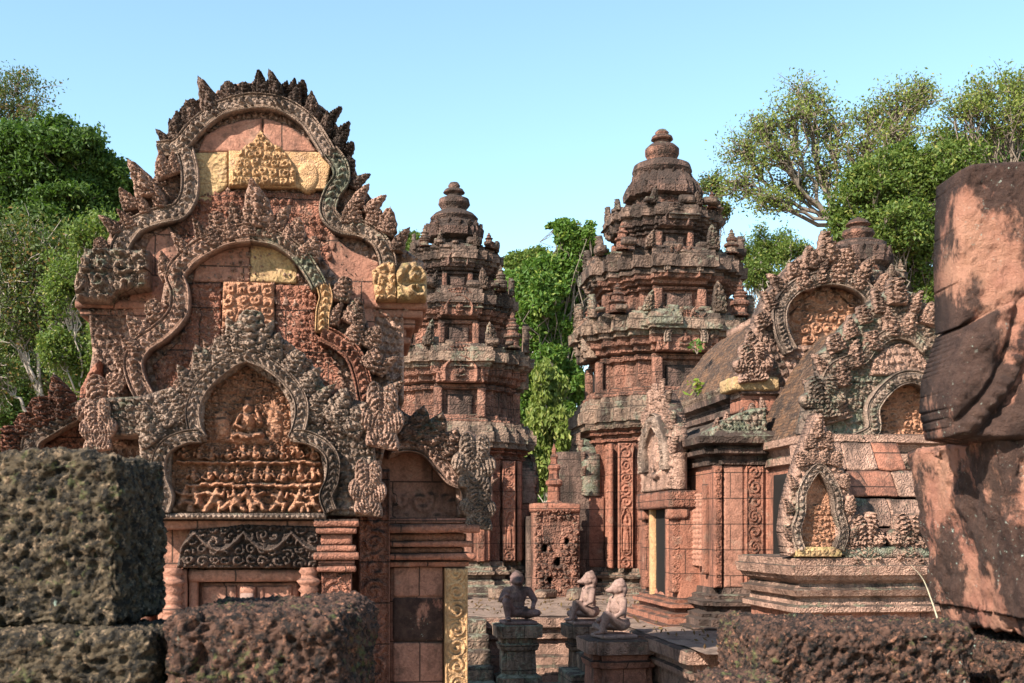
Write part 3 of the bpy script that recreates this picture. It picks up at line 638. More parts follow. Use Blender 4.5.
    def patf(u, v):
        h = .42*p_scroll(u, v, 17, 9)+.25*p_scroll(u, v, 30, 6)*sm(v, zs[444], zs[430])
        h = np.maximum(h, 1.1*fig_seated(u, v, ux(247), zs[440], 40*k))
        h = np.maximum(h, .7*ell(u, v, ux(247), zs[439], 26*k, 5*k)); h = np.maximum(h, .6*ell(u, v, ux(274), zs[420], 9*k, 22*k)); h = np.maximum(h, .6*ell(u, v, ux(221), zs[425], 9*k, 18*k))
        for i, (kd, x, y, s_) in enumerate(figs):
            z_ = zs[440]-(y-440)*k; f = 1 if rf.random() < .5 else -1
            h = np.maximum(h, (.95 if kd == 's' else .9)*(fig_seated if kd == 's' else fig_lunge)(u, v, ux(x), z_, s_*k, f))
        h = np.maximum(h, .95*limb(u, v, ux(222), zs[508], ux(246), zs[492], 4*k)); h = np.maximum(h, .95*limb(u, v, ux(246), zs[492], ux(252), zs[508], 4*k))
        return h*(.85+.25*vn(u*40, v*40, u*0, 5))
    relief('tympanum', pl, hp, dA+.10, .1, M['orange'], res=.0062, amp=.12, pat=patf, bev=.02)['label'] = 'tympanum carved with a seated figure above rows of small figures'
    yb = dA-.05
    band('naga_frame', pl, A.pts([(247, 355), (230, 362), (212, 376), (199, 392), (193, 410), (195, 428), (201, 440)], yb), 0.100, yb, M['grey'], h=.09, res=.009)
    band('naga_frame', pl, A.pts([(247, 355), (268, 364), (286, 378), (298, 394), (302, 410), (299, 428), (294, 440)], yb), 0.100, yb, M['grey'], h=.09, res=.009)
    band('naga_frame', pl, A.pts([(200, 436), (184, 438), (168, 446), (160, 460), (161, 480), (167, 496), (163, 512)], yb), 0.096, yb-.03, M['grey'], h=.09, res=.009)
    band('naga_frame', pl, A.pts([(294, 436), (308, 438), (324, 446), (333, 460), (332, 480), (326, 496), (331, 512)], yb), 0.096, yb-.03, M['grey'], h=.09, res=.009)
    crest(pl, A, [(248, 352, 250, 302), (228, 362, 221, 326), (268, 362, 277, 328), (210, 376, 200, 342), (286, 374, 302, 342), (196, 392, 183, 362), (300, 392, 315, 364), (184, 410, 168, 384), (312, 408, 330, 378), (172, 424, 156, 396),
                  (330, 420, 350, 386), (158, 440, 140, 404), (345, 432, 364, 398), (238, 356, 236, 316), (258, 356, 264, 318), (312, 420, 324, 398), (183, 420, 172, 398)], yb+.03, M['grey'], th=1.1)
    crest(pl, A, [(218, 370, 211, 338), (278, 368, 290, 338), (203, 384, 191, 354), (294, 382, 308, 354), (306, 402, 322, 374), (190, 402, 176, 374), (345, 405, 352, 384), (326, 440, 340, 416), (168, 440, 158, 420)], yb+.08, M['mixed'], th=1.1)
    for x, y, s, me in ((382, 412, .32, FANR), (368, 480, .27, FANR), (98, 416, .25, FANL), (152, 482, .26, FANL)):
        u, z = A.at(x, y, yb); put('naga_head', me, pl, (u, yb+.0, z-.2), (s, s*.8, s*1.25), mat=M['mixed'])
    relief('sill_moulding', pl, A.pts([(158, 519), (158, 513), (326, 513), (326, 519)], -.1), -.1, .3, M['grey'], res=.008, amp=.025, pat=lambda u, v: p_bead(u, v, 28), bev=.012)
    # wing of the pediment to the left
    dW = .5
    wg = A.pts([(88, 480), (14, 480), (8, 452), (6, 436), (22, 436), (30, 428), (60, 412), (90, 398), (142, 396), (142, 480)], dW)
    hw = A.pts([(36, 482), (38, 440), (54, 432), (92, 416), (92, 482)], dW)
    wn = relief('side_pediment', t, wg, dW, .3, M['grey'], res=.012, amp=.05, pat=lambda u, v: p_leafy(u, v, 13, 41), bev=.03, holes=[hw])
    relief('tympanum', wn, A.pts([(30, 484), (32, 430), (96, 408), (96, 484)], dW+.18), dW+.18, .1, M['redcarve'], res=.01, amp=.05, pat=lambda u, v: p_scroll(u, v, 9, 6), bev=.02)
    band('naga_frame', wn, A.pts([(30, 452), (34, 438), (52, 426), (72, 414), (92, 405)], dW-.05), .13, dW-.05, M['grey'], h=.07)
    crest(wn, A, [(14, 452, 10, 416), (30, 436, 27, 403), (44, 426, 42, 384), (64, 418, 64, 376), (56, 420, 52, 394)], dW, M['redcarve'], th=1.5)
    relief('leaf', wn, A.pts([(78, 404), (80, 388), (88, 372), (98, 358), (102, 404)], dW+.1), dW+.1, .2, M['red'], amp=.05, pat=lambda u, v: p_scroll(u, v, 9, 6), bev=.03)
    u, z = A.at(108, 430, dW-.1); put('naga_head', FANR, wn, (u, dW-.12, z-.04), (.42, .4, .42), mat=M['mixed'])
    rbox('wall', wn, (A.at(96, 450, dW)[0], A.at(138, 450, dW)[0], dW+.02, dW+.3, A.at(100, 456, dW)[1], A.at(100, 437, dW)[1]), M['redflat'], res=.05)
    rbox('side_wall', t, (A.at(14, 450, .7)[0], A.at(150, 450, .7)[0], .7, 3.4, 0, A.at(14, 458, .7)[1]), M['redflat'], res=.1)
    # ---- the doorway
    rbox('door_wall', t, (A.at(152, 600)[0], A.at(352, 600)[0], .22, .6, 0, A.at(200, 516, 0)[1]-.01), M['redflat'], res=.06)
    def patl(u, v):
        cx = ux(244); x = u-cx; z = v-A.at(244, 547, 0)[1]; swag = np.exp(-((z-.10+.12*np.abs(np.sin(x*9.5)))/.022)**2)
        return np.maximum(p_scroll(u, v, 12, 19), swag)
    ln = relief('lintel', t, A.pts([(176, 568), (180, 548), (190, 530), (244, 524), (322, 526), (323, 568)], .0), .02, .22, M['crest'], res=.008, amp=.08, pat=patl, bev=.02)
    ln['label'] = 'blackened door lintel carved with garlands and scrolls'
    relief('cornice', t, A.pts([(150, 530), (152, 519), (352, 519), (352, 527)], .0), .03, .25, M['redflat'], res=.012, amp=.02, bev=.012)
    for x0, x1, yy in ((176, 186, .04), (310, 322, .04), (186, 196, .09), (300, 310, .09)):
        rbox('door_frame', t, (A.at(x0, 600)[0]+.003, A.at(x1, 600)[0]-.003, yy, .3, .35, A.at(x0, 569)[1]), M['redflat'], res=.04)
    rbox('door_frame', t, (A.at(186, 600)[0], A.at(310, 600)[0], .07, .3, A.at(200, 582, .1)[1], A.at(200, 569, .1)[1]-.004), M['redflat'], res=.04)
    dr = rbox('false_door', t, (A.at(198, 600)[0], A.at(298, 600)[0], .16, .3, .35, A.at(200, 583, .1)[1]), M['redflat'], res=.04)
    for x0, x1 in ((202, 236), (256, 292)):
        u0, u1 = A.at(x0, 600, .1)[0], A.at(x1, 600, .1)[0]; z1 = A.at(x0, 586, .1)[1]
        relief('door_panel', dr, [(u0, .5), (u1, .5), (u1, z1), (u0, z1)], .145, .02, M['redflat'], res=.012, amp=.02, pat=lambda u, v, a=u0, b=u1: (.5+.5*np.cos(np.clip(np.minimum(u-a, b-u)/.05, 0, 1)*9)), bev=.01)
    rbox('door_stile', dr, (A.at(238, 600)[0], A.at(254, 600)[0], .10, .17, .4, A.at(200, 586, .1)[1]), M['redflat'], res=.03, bev=.02)
    rbox('door_boss', dr, (A.at(239, 600)[0], A.at(253, 600)[0], .05, .11, A.at(200, 606, 0)[1], A.at(200, 594, 0)[1]), M['statue'], res=.02)
    prof = [(.055, 0)]
    for i in range(26):
        z = .05+i*.065; prof += [(.055+.02*(i % 3 == 0), z), (.075 if i % 3 else .09, z+.02), (.058, z+.045)]
    prof.append((.06, A.at(170, 568)[1]-.5))
    prof = [p for p in prof[:-1] if p[1] < prof[-1][1]]+[prof[-1]]
    for x in (173, 309): lathe('colonette', t, prof, M['redflat'], 20, loc=(A.at(x, 600)[0], .0, .5))
    # right-hand pilaster with its capital
    u0, u1 = A.at(321, 600)[0], A.at(352, 600)[0]
    relief('pilaster', t, [(u0, .0), (u1, .0), (u1, A.at(330, 572)[1]), (u0, A.at(330, 572)[1])], -.02, .3, M['redcarve'], res=.01, amp=.03, pat=lambda u, v: p_rinceau(u-(u0+u1)/2, v, u1-u0, s=3), bev=.02)
    for k, (a, b, e) in enumerate([(519, 527, .05), (527, 534, .035), (534, 545, .0), (545, 552, .03), (552, 560, .05), (560, 566, .02), (566, 572, .03)]):
        rbox('capital', t, (u0-e, u1+e, -.05-e, .3, A.at(330, b)[1]+.002, A.at(330, a)[1]), M['red'], res=.02, bev=.012, seed=k)
    # ---- right-hand wall, strip, half pediment and window bay
    dR = .62
    u0, u1 = A.at(358, 600, dR-.15)[0], A.at(390, 600, dR-.15)[0]; uc = (u0+u1)/2
    relief('carved_strip', t, [(u0, 0), (u1, 0), (u1, A.at(370, 470, dR)[1]), (u0, A.at(370, 470, dR)[1])], dR-.16, .5, M['redcarve'], res=.012, amp=.035, pat=lambda u, v: p_rinceau(u-uc, v, u1-u0, s=5), bev=.02)
    rw = rbox('wall', t, (A.at(390, 600, dR)[0], A.at(444, 600, dR)[0], dR, dR+.5, 0, A.at(400, 566, dR)[1]), M['redflat'], res=.05)
    # weathered laterite stone and pierced course set into it
    for k, (a, b, mt) in enumerate(((566, 597, M['redflat']), (598, 641, M['fg']), (642, 700, M['redflat']))):
        rbox('wall_block', t, (A.at(393, 600, dR)[0], A.at(443, 600, dR)[0], dR-.02, dR+.1, A.at(400, b, dR)[1], A.at(400, a, dR)[1]), mt, res=.02, bev=.015, amp=.01, seed=k)
    yp0, yp1 = A.at(445, 600, dR-.1)[0], A.at(468, 600, dR-.1)[0]; yc = (yp0+yp1)/2
    relief('pilaster', t, [(yp0, 0), (yp1, 0), (yp1, A.at(450, 568, dR-.1)[1]), (yp0, A.at(450, 568, dR-.1)[1])], dR-.1, .5, M['yellow'], res=.008, amp=.03, pat=lambda u, v: p_rinceau(u-yc, v, yp1-yp0, s=7), bev=.015)['label'] = 'golden sandstone pilaster carved with a chain of medallions'
    for k, (a, b, e) in enumerate([(518, 524, .0), (524, 533, .02), (533, 541, -.04), (541, 547, -.01), (547, 553, -.05), (553, 560, .0), (560, 567, -.03)]):
        rbox('cornice', t, (A.at(388, 600, dR)[0], A.at(474, 600, dR)[0]+e*1.5, dR-.14-e*2, dR+.5, A.at(400, b, dR)[1]+.002, A.at(400, a, dR)[1]), M['red'], res=.03, bev=.012, amp=.008, seed=k+9)
    hp2 = relief('side_pediment', t, A.pts([(388, 517), (388, 420), (404, 412), (426, 424), (450, 440), (470, 430), (488, 442), (492, 470), (490, 517)], dR), dR, .4, M['mixed'], res=.012, amp=.06, pat=lambda u, v: p_leafy(u, v, 11, 51), bev=.03,
                 holes=[A.pts([(380, 519), (380, 462), (404, 452), (424, 451), (438, 462), (446, 482), (456, 486), (458, 519)], dR)])
    relief('tympanum', hp2, A.pts([(378, 520), (378, 445), (462, 445), (462, 520)], dR+.2), dR+.18, .2, M['redflat'], res=.012, amp=.04, pat=lambda u, v: p_scroll(u, v, 5, 6)*sm(A.at(400, 490, dR)[1]-v, 0, .05), bev=.02)
    band('naga_frame', hp2, A.pts([(390, 446), (410, 444), (428, 450), (442, 466), (452, 478), (466, 486), (470, 506)], dR-.05), .12, dR-.05, M['mixed'], h=.07)
    crest(hp2, A, [(402, 440, 398, 404), (416, 442, 420, 402), (430, 448, 438, 410), (444, 458, 454, 424), (396, 432, 388, 398)], dR-.02, M['mixed'], th=1.3)
    for x, y, s in ((474, 462, .34), (478, 502, .28)):
        u, z = A.at(x, y, dR-.1); put('naga_head', FANR, hp2, (u, dR-.12, z-.16), (s, s*.8, s*1.1), mat=M['grey'])
library()

# ------------------------------------------------------------ towers
K = lambda px, Y: px*Y/F
zy = lambda py, Y: CZ+(HOR-py)/F*Y
def redent(w):
    a, b, c = w, w*.88, w*.74; p, q = w*.40, w*.60
    q1 = [(a, p), (b, p), (b, q), (c, q), (c, c), (q, c), (q, b), (p, b), (p, a)]
    pts = []
    for k in range(4):
        cs, sn = [(1, 0), (0, 1), (-1, 0), (0, -1)][k]
        for x, y in q1: pts.append((x*cs-y*sn, x*sn+y*cs))
    return pts
def arch_poly(w, h, n=24):
    """pointed trilobed arch, base at z=0"""
    out = []
    for i in range(n+1):
        t = i/n; a = math.pi*t; r = 1+.08*abs(math.sin(a*3))
        out.append((w*.5*math.cos(a)*r, h*.28+h*.72*math.sin(a)**.8*(1-.0)*(.82+.18*(1-abs(2*t-1))**.5)))
    return [(w*.5, 0)]+out+[(-w*.5, 0)]
def minigable(parent, w, h, mat, mat2, seed, name='false_pediment', d=.16):
    """small carved pediment facing -y, base at origin; returns mesh object (body) with leaf children"""
    P = arch_poly(w, h); inner = arch_poly(w*.56, h*.6)
    def pat(u, v):
        D = sdf_poly(u, v, inner); e = np.abs(D-.045*w)
        return np.clip(np.exp(-(e/(.035*w))**2)*1.1+sm(D, .07*w, .1*w)*p_leafy(u, v, 11/max(w, .5), seed)*.8+np.where(D < -.02, np.maximum(.22*p_scroll(u, v, 13, seed), .8*fig_seated(u, v, 0, h*.12, h*.36)), 0), 0, 1.2)
    o = relief(name, parent, P, 0, d, mat, res=.015, amp=.12 if d < .12 else .08, pat=pat, bev=.03, seed=seed)
    if w > .9:
        ap = arch_poly(w*.66, h*.70)[1:-1]
        band('naga_frame', o, ap[::2], w*.12, -.05, M['grey'], res=.018, h=.09)
        for i in range(2, len(P)-2, 3):
            (x, z) = P[i]; put('leaf', FL[i % 9], o, (x*.9, .0, z*.95-.05), (.2*w, .2, .22*h), roty=x/w*1.1, mat=M['mixed'])
    return o
def prasat_mesh(mat):
    """little model tower that stands on a cornice corner, 1 m high"""
    prof = [(.24, 0), (.26, .04), (.2, .08), (.19, .3), (.27, .34), (.25, .4), (.16, .43), (.15, .56), (.2, .6), (.18, .65), (.11, .67), (.1, .75), (.13, .79), (.06, .84), (.07, .9), (.01, 1.)]
    pl = redent(1.)
    V = []; 
    for r, z in prof:
        for x, y in pl: V.append((x*r*(1+.03*math.sin(z*40+x*9)), y*r, z))
    n = len(pl); fs = [tuple(int(v) for v in r) for r in quads(len(prof), n, cj=True)[:, ::-1]]
    return mk('corner_tower', V, fs, mat, smooth=False, link=False)
PRAS = prasat_mesh(M['tower']); PRASG = M['ledge']
def false_storey(t, z0, z1, w, hs, seed, mats, zc):
    """one storey: body z0..z1 with mouldings, cornice to zc; w = cornice half width"""
    H = z1-z0; b = w*.83/w
    rings = [(z0, .90, 0), (z0+.05*H, .90, .0), (z0+.07*H, .85, 0), (z0+.14*H, .85, 0), (z0+.17*H, .755, 0), (z0+.60*H, .75, 0), (z0+.62*H, .80, 0), (z0+.70*H, .81, 0), (z0+.72*H, .77, 0), (z0+.76*H, .86, 0), (z0+.84*H, .87, 0), (z0+.87*H, .92, 0), (z1, .94, 0)]
    body = loft('storey', t, redent(w), rings, mats[0], res=.04, amp=.018, seed=seed, blk=.03, cap=True)
    cr = loft('cornice', body, redent(w), [(z1-.01, .92, 0), (z1, .96, 0), (z1+(zc-z1)*.2, .965, 0), (z1+(zc-z1)*.21, 1.02, 0), (z1+(zc-z1)*.62, 1.03, 0), (z1+(zc-z1)*.64, .975, 0), (z1+(zc-z1)*.85, .965, .0), (z1+(zc-z1)*.86, .93, .0), (zc, .90, 0)], mats[1], res=.03, amp=.034, seed=seed+5, blk=.09, course=.36)
    # jagged stubs of broken antefixes along the cornice and corner models
    for k in range(4):
        a = k*math.pi/2; c, s = math.cos(a), math.sin(a)
        def P(x, y): return (x*c-y*s, x*s+y*c)
        # face facing -y rotated by a
        if k == 2: continue
        mg = minigable(body, w*.62, (zc-z0)*.50, mats[k % 2], None, seed+k)
        x, y = P(0, -w*.93); mg.location = (x, y, z0+(zc-z0)*.50); mg.rotation_euler = (0, 0, a)
        dv = rbox('doorway', body, (-w*.17, w*.17, -.03, .1, 0, H*.42), M['void'] if (seed+k) % 2 else M['towerdark'], res=.06); x, y = P(0, -w*.80); dv.location = (x*.97, y*.97, z0+.1*H); dv.rotation_euler = (0, 0, a)
        for sx in (-1, 1):
            pl = rbox('pilaster', body, (-w*.055, w*.055, -.04, .1, 0, H*.56), M['tower'], res=.04, bev=.015, amp=.008, seed=k); x, y = P(sx*w*.28, -w*.83); pl.location = (x, y, z0+.09*H); pl.rotation_euler = (0, 0, a)
            x, y = P(sx*w*.7, -w*.70)
            if random.random() < .75: put('corner_tower', PRAS, cr, (x, y, zc-.04), ((zc-z0)*.42, (zc-z0)*.42, (zc-z0)*random.uniform(.34, .5)), mat=random.choice((M['tower'], M['ledge'])))
            x, y = P(sx*w*.40, -w*.90)
            fl = put('antefix', FL[(k+(sx > 0)) % 5], cr, (x, y, zc-.05), (.30*w, .24*w, (zc-z0)*random.uniform(.25, .4)), mat=mats[1], rotz=a)
            if sx == 1:
                for q in range(6):
                    x, y = P(random.uniform(-.75, .75)*w, -w*random.uniform(.76, .92)); h = random.uniform(.05, .16)
                    st = rbox('loose_stone', cr, (-h, h, -.09, .09, 0, h), mats[1], res=.05, bev=.03, amp=.02, seed=q+k); st.location = (x, y*(.95 if k else 1), zc-.02); st.rotation_euler = (0, 0, a+random.uniform(-.2, .2))
    return body
def tower(nm, lab, O, Y, spec, seed):
    t = thing(nm, lab, 'temple tower', (O[0], O[1], 0), R(8))
    k = Y/F/1.03; Z = lambda py: zy(py, Y)
    base0 = spec['base']; mw = spec['main_w']*k; z_p = .91
    # stepped base mouldings
    zb0, zb1 = z_p, Z(spec['body_bot'])
    h = zb1-zb0
    loft('base', t, redent(mw), [(z_p-.02, 1.16, 0), (z_p+.1*h, 1.16, 0), (z_p+.13*h, 1.12, 0), (z_p+.3*h, 1.11, 0), (z_p+.36*h, 1.05, 0), (z_p+.45*h, 1.05, 0), (z_p+.5*h, .98, 0), (z_p+.6*h, .98, 0), (z_p+.64*h, 1.05, 0), (z_p+.72*h, 1.06, 0), (z_p+.76*h, 1., 0), (z_p+.84*h, 1.0, 0), (z_p+.87*h, .95, 0), (z_p+h, .94, 0)], M['ledge'], res=.04, amp=.016, seed=seed)
    z0, z1, zc = zb1, Z(spec['main_c0']), Z(spec['main_c1'])
    H = z1-z0
    body = loft('body', t, redent(mw), [(z0-.01, .88, 0), (z0+.9*H, .88, 0), (z0+.91*H, .92, 0), (z0+.93*H, .92, 0), (z0+.935*H, .89, 0), (z0+.955*H, .9, 0), (z0+.96*H, .95, 0), (z0+.975*H, .96, 0), (z0+.98*H, .93, 0), (z1, .98, 0)], M['redcarve'], res=.05, amp=.01, seed=seed+1, blk=.012)
    loft('cornice', t, redent(mw), [(z1-.01, .97, 0), (z1, 1.02, 0), (z1+(zc-z1)*.2, 1.02, 0), (z1+(zc-z1)*.21, 1.05, 0), (z1+(zc-z1)*.6, 1.05, 0), (z1+(zc-z1)*.62, 1.01, 0), (z1+(zc-z1)*.82, 1.0, 0), (z1+(zc-z1)*.84, .97, 0), (zc, .96, 0)], M['ledge'], res=.04, amp=.022, seed=seed+2, blk=.06, course=.36)
    for kf in (0, 1, 3):
        a = kf*math.pi/2; c, s = math.cos(a), math.sin(a); P = lambda x, y: (x*c-y*s, x*s+y*c)
        joined = spec['fin'] and kf == 0
        # false door bay with pilasters, lintel and pediment
        hb = H*.52; w = mw
        bay = rbox('false_door' if not joined else 'passage_wall', body, (-w*.38, w*.38, -.0, .3, 0, hb), M['red'], res=.06, bev=.015); x, y = P(0, -w*.97); bay.location = (x, y, z0); bay.rotation_euler = (0, 0, a)
        rbox('door_leaf', bay, (-w*.15, w*.15, -.02, .05, .02, hb*.74), M['redflat'], res=.05)
        for sx in (-1, 1):
            u = sx*w*.255
            relief('door_pilaster', bay, [(u-w*.05, 0), (u+w*.05, 0), (u+w*.05, hb), (u-w*.05, hb)], -.05, .1, M['red'], res=.014, amp=.025, pat=lambda q, v, u=u: p_rinceau(q-u, v, w*.1, s=4), bev=.012)
        rbox('door_lintel', bay, (-w*.33, w*.33, -.09, .1, hb*.8, hb), M['redcarve'], res=.05, bev=.02)
        if not joined: mg = minigable(bay, w*.80, H*.44, M['green'] if kf == 3 else M['mixed'], None, seed+kf, 'pediment', .3); mg.location = (0, -.1, hb)
        # corner panels with a standing figure in a niche
        for sx in (-1, 1):
            hw = w*.085; u = sx*w*.64
            zf = H*.08
            def pat(q, v, u=u, hw=hw):
                n = sdf_poly(q-u, v, [(-hw*.55, .12*H), (hw*.55, .12*H), (hw*.55, .36*H), (0, .43*H), (-hw*.55, .36*H)])
                bg_ = p_rinceau(q-u, v, hw*2, s=5)
                return np.where(n < 0, .9*fig_stand(q, v, u, .13*H, .24*H), np.where(n < .02, 1., bg_))
            pn = relief('figure_niche', body, [(u-hw, 0), (u+hw, 0), (u+hw, H*.89), (u-hw, H*.89)], 0, .06, M['red'], res=.013, amp=.035, pat=pat, bev=.012)
            x, y = P(0, -w*.80); pn.location = (x, y, z0); pn.rotation_euler = (0, 0, a)
    for i, (cw, ytop, ybot, yc) in enumerate(spec['storeys']):   # bottom to top
        false_storey(t, Z(ybot), Z(ytop), cw*k, 0, seed+10*i+3, (M['tower'] if i < 2 else M['towerdark'], M['ledge'] if i < 1 else M['ledgedark']), Z(yc))
    # crown: bell-shaped top storey, lotus and vase finial
    c = spec['crown']; pr = [(r*Y/F, Z(y)) for r, y in c]
    crown_n = spec['ncap']
    th = lambda n, a, m, s: lathe(n, t, a, m, 48, amp=.012, seed=s)
    bell = pr[:crown_n]
    # the bell keeps the tower's redented plan
    b0 = bell[0][0]; loft('crown', t, redent(1.), [(z, r*.99, 0) for r, z in bell], M['towerdark'], res=.05, amp=.022, seed=seed+70, blk=.02)
    th('lotus_ring', pr[crown_n-1:spec['nring']], M['towerdark'], 2)
    th('finial_vase', pr[spec['nring']-1:], M['tower'] if spec['fin'] else M['towerdark'], 3)
    for i in range(16):
        a = i*2*math.pi/16+.1; r = max(x[0] for x in bell)*.9; put('petal', FL[i % 5], t, (math.sin(a)*r, -math.cos(a)*r, bell[3][1]-.06), (.2, .16, .2), mat=M['towerdark'], rotz=a)
        r = bell[-1][0]*1.02; put('petal', FL[(i+2) % 5], t, (math.sin(a)*r, -math.cos(a)*r, bell[-1][1]-.1), (.16, .16, .15), mat=M['towerdark'], rotz=a)
    for kf in (0, 1, 3):
        a = kf*math.pi/2; r = bell[1][0]; mg = minigable(t, r*.8, (Z(c[3][1])-Z(c[0][1]))*.75, M['tower'], None, seed+kf+31, 'antefix'); mg.location = (math.sin(a)*r*1.0, -math.cos(a)*r*1.0, bell[0][1]-.05); mg.rotation_euler = (0, 0, a)
    return t
TC = (2.90, 22.0); TS = (-1.09, 21.44); TN = (6.86, 22.56)
tower('temple_tower', 'tallest central temple tower of red sandstone crowned by a rounded vase finial', TC, 22.0, dict(
    base=612, body_bot=566, main_w=86, main_c0=434, main_c1=404,
    storeys=[(88, 348, 403, 324), (79, 289, 324, 263), (57, 233, 263, 216)],
    crown=[(30, 219), (29, 203), (37, 201), (38, 195), (34, 186), (27, 177), (30, 173), (28, 167), (21, 164), (14, 162), (15, 159), (17, 155), (17, 150), (13, 146), (8, 144), (7, 142), (11, 140), (10, 137), (6, 136), (7, 133), (4, 130), (0.5, 129)], ncap=6, nring=10, fin=1), 11)
tower('temple_tower', 'slender dark-topped temple tower rising beside the tall carved library gable', TS, 21.44, dict(
    base=606, body_bot=560, main_w=76, main_c0=452, main_c1=428,
    storeys=[(76, 376, 428, 354), (61, 318, 355, 297), (46, 272, 298, 253)],
    crown=[(19, 257), (18, 243), (28, 240), (29, 233), (26, 227), (21, 223), (24, 219), (20, 215), (14, 212), (12, 211), (13, 209), (16, 205), (15, 200), (8, 197), (7, 195), (11, 193), (9, 190), (5, 189), (6, 186), (4, 183), (.5, 182)], ncap=5, nring=9, fin=0), 23)
tower('temple_tower', 'temple tower mostly hidden behind the long hall, only its vase finial showing above the gable', TN, 22.56, dict(
    base=606, body_bot=560, main_w=76, main_c0=470, main_c1=445,
    storeys=[(70, 400, 445, 375), (58, 345, 377, 322), (44, 300, 324, 282)],
    crown=[(27, 284), (26, 270), (31, 266), (32, 258), (30, 252), (27, 248), (27, 245), (22, 243), (13, 241), (13, 239), (16, 235), (15, 231), (9, 229), (8, 227), (12, 225), (9, 221), (4, 219), (.5, 217)], ncap=5, nring=9, fin=1), 37)

# ------------------------------------------------------------ long hall running from the central tower towards the camera
HA = Fr((2.90+.139*7.75, 22-.99*7.75))      # local y=0 is the plane of its main east gable, -y points east
def hall():
    t = thing('temple_hall', 'long red sandstone hall with a brown vaulted roof joined to the central tower', 'temple building', (HA.O[0], HA.O[1], 0), HA.a)
    A = HA; y_of = lambda s: 7.75-s       # s measured from the tower centre
    # plinth
    def plan(x0, x1, y0, y1, n=0.12):
        return [(x0, y0+n), (x0+n, y0+n), (x0+n, y0), (x1-n, y0), (x1-n, y0+n), (x1, y0+n), (x1, y1), (x0, y1)]
    z0 = .88; zb = zy(588, 13.6)
    rings = lambda a, h: [(a-.05, 1, .34), (a+.13*h, 1, .34), (a+.15*h, 1, .24), (a+.3*h, 1, .24), (a+.34*h, 1, .18), (a+.42*h, 1, .19), (a+.46*h, 1, .1), (a+.55*h, 1, .1), (a+.6*h, 1, .17), (a+.7*h, 1, .17), (a+.74*h, 1, .09), (a+.82*h, 1, .1), (a+.86*h, 1, .03), (a+h, 1, .02)]
    body_plan = plan(-1.62, 1.6, y_of(8.2), y_of(5.6))
    loft('base', t, body_plan, rings(z0, zb-z0), M['black'], res=.04, amp=.012, seed=1)
    ztop = zy(455, 13.9); H = ztop-zb
    body = loft('wall', t, body_plan, [(zb, 1, 0), (ztop-.0, 1, 0)], M['red'], res=.06, amp=.006, seed=2, blk=.008)
    loft('cornice', t, body_plan, [(ztop-.14, 1, .01), (ztop-.13, 1, .05), (ztop-.08, 1, .06), (ztop-.075, 1, .03), (ztop-.03, 1, .04), (ztop, 1, .14), (ztop+.05, 1, .15), (ztop+.06, 1, .10), (ztop+.09, 1, .11), (ztop+.12, 1, .22), (ztop+.2, 1, .24), (ztop+.21, 1, .18), (ztop+.27, 1, .12)], M['black'], res=.035, amp=.012, seed=3)
    # carved strips on the east face of the body
    yf = y_of(8.2)
    for (px0, px1, mt, nm, pt) in ((714, 722, M['red'], 'carved_strip', 1), (724, 743, M['redflat'], 'wall_panel', 0), (745, 763, M['red'], 'carved_strip', 1), (766, 774, M['red'], 'wall_panel', 0)):
        u0, u1 = A.at(px0, 520, yf)[0], A.at(px1, 520, yf)[0]; uc = (u0+u1)/2
        relief(nm, body, [(u0, zb), (u1, zb), (u1, ztop-.14), (u0, ztop-.14)], yf-.0+(.0 if pt else .01)-.02, .1, mt, res=.011, amp=.03 if pt else .01, pat=(lambda q, v, uc=uc, w_=u1-u0: p_rinceau(q-uc, v, w_, s=2)) if pt else None, bev=.015)
    # baluster window in the south face
    sf = -1.62
    wn = rbox('window', body, (sf-.02, sf+.1, yf+.32, yf+1.0, zb+.25, ztop-.45), M['void'], res=.08)
    for i in range(5):
        pr = [(.045, 0)]; hh = ztop-.45-zb-.25
        for q in range(14): pr += [(.035, hh*q/14+.01), (.055, hh*(q+.5)/14), (.035, hh*(q+1)/14-.01)]
        lathe('baluster', wn, pr, M['redflat'], 14, loc=(sf-.04, yf+.38+i*.14, zb+.25))
    for a, b, c, d in ((yf+.24, yf+.31, zb+.15, ztop-.35), (yf+1.01, yf+1.09, zb+.15, ztop-.35)): rbox('window_frame', wn, (sf-.07, sf+.05, a, b, c, d), M['red'], res=.05)
    # half vaults over the aisles, closed by small carved half gables
    y0, y1 = y_of(8.2), y_of(5.6); zz = ztop+.22
    q = np.linspace(0, 1, 16)
    for sx in (-1, 1):
        xx = sx*(1.68-.7*q); zq = zz+.30*np.sin(q*math.pi/2); ys = np.linspace(y0+.05, y1, 80); Q, YY = np.meshgrid(xx, ys); ZZ = zq[None]+.05*fbm(Q*7, YY*7, Q*0, 3)+0*Q
        mk('aisle_roof', np.stack([Q, YY, ZZ], -1), quads(80, 16)[:, ::-1] if sx < 0 else quads(80, 16), M['grey'], t)
        hg = [(sx*1.70, zz-.06), (sx*1.70, zz+.06), (sx*1.5, zz+.2), (sx*1.2, zz+.32), (sx*1., zz+.34), (sx*1., zz-.06)]
        hgb = relief('half_gable', t, hg, y0-.08, .25, M['green'], res=.015, amp=.06, pat=lambda u, v: p_leafy(u, v, 9, 66), bev=.03)
        for i in range(5): put('leaf', FL[i], hgb, (sx*(1.62-.15*i), y0-.02, zz+.04+.06*i), (.2, .2, .19), mat=M['mixed'])
    # clerestory, cornice and main vault
    zn = zy(388, 14.2)
    ynw, yfw = y_of(7.7), y_of(4.0)
    cp = [(-1.02, ynw), (1.02, ynw), (1.02, yfw), (-1.02, yfw)]
    loft('clerestory', t, cp, [(ztop, 1, 0), (zn-.3, 1, 0)], M['towerdark'], res=.08, seed=5, amp=.008)
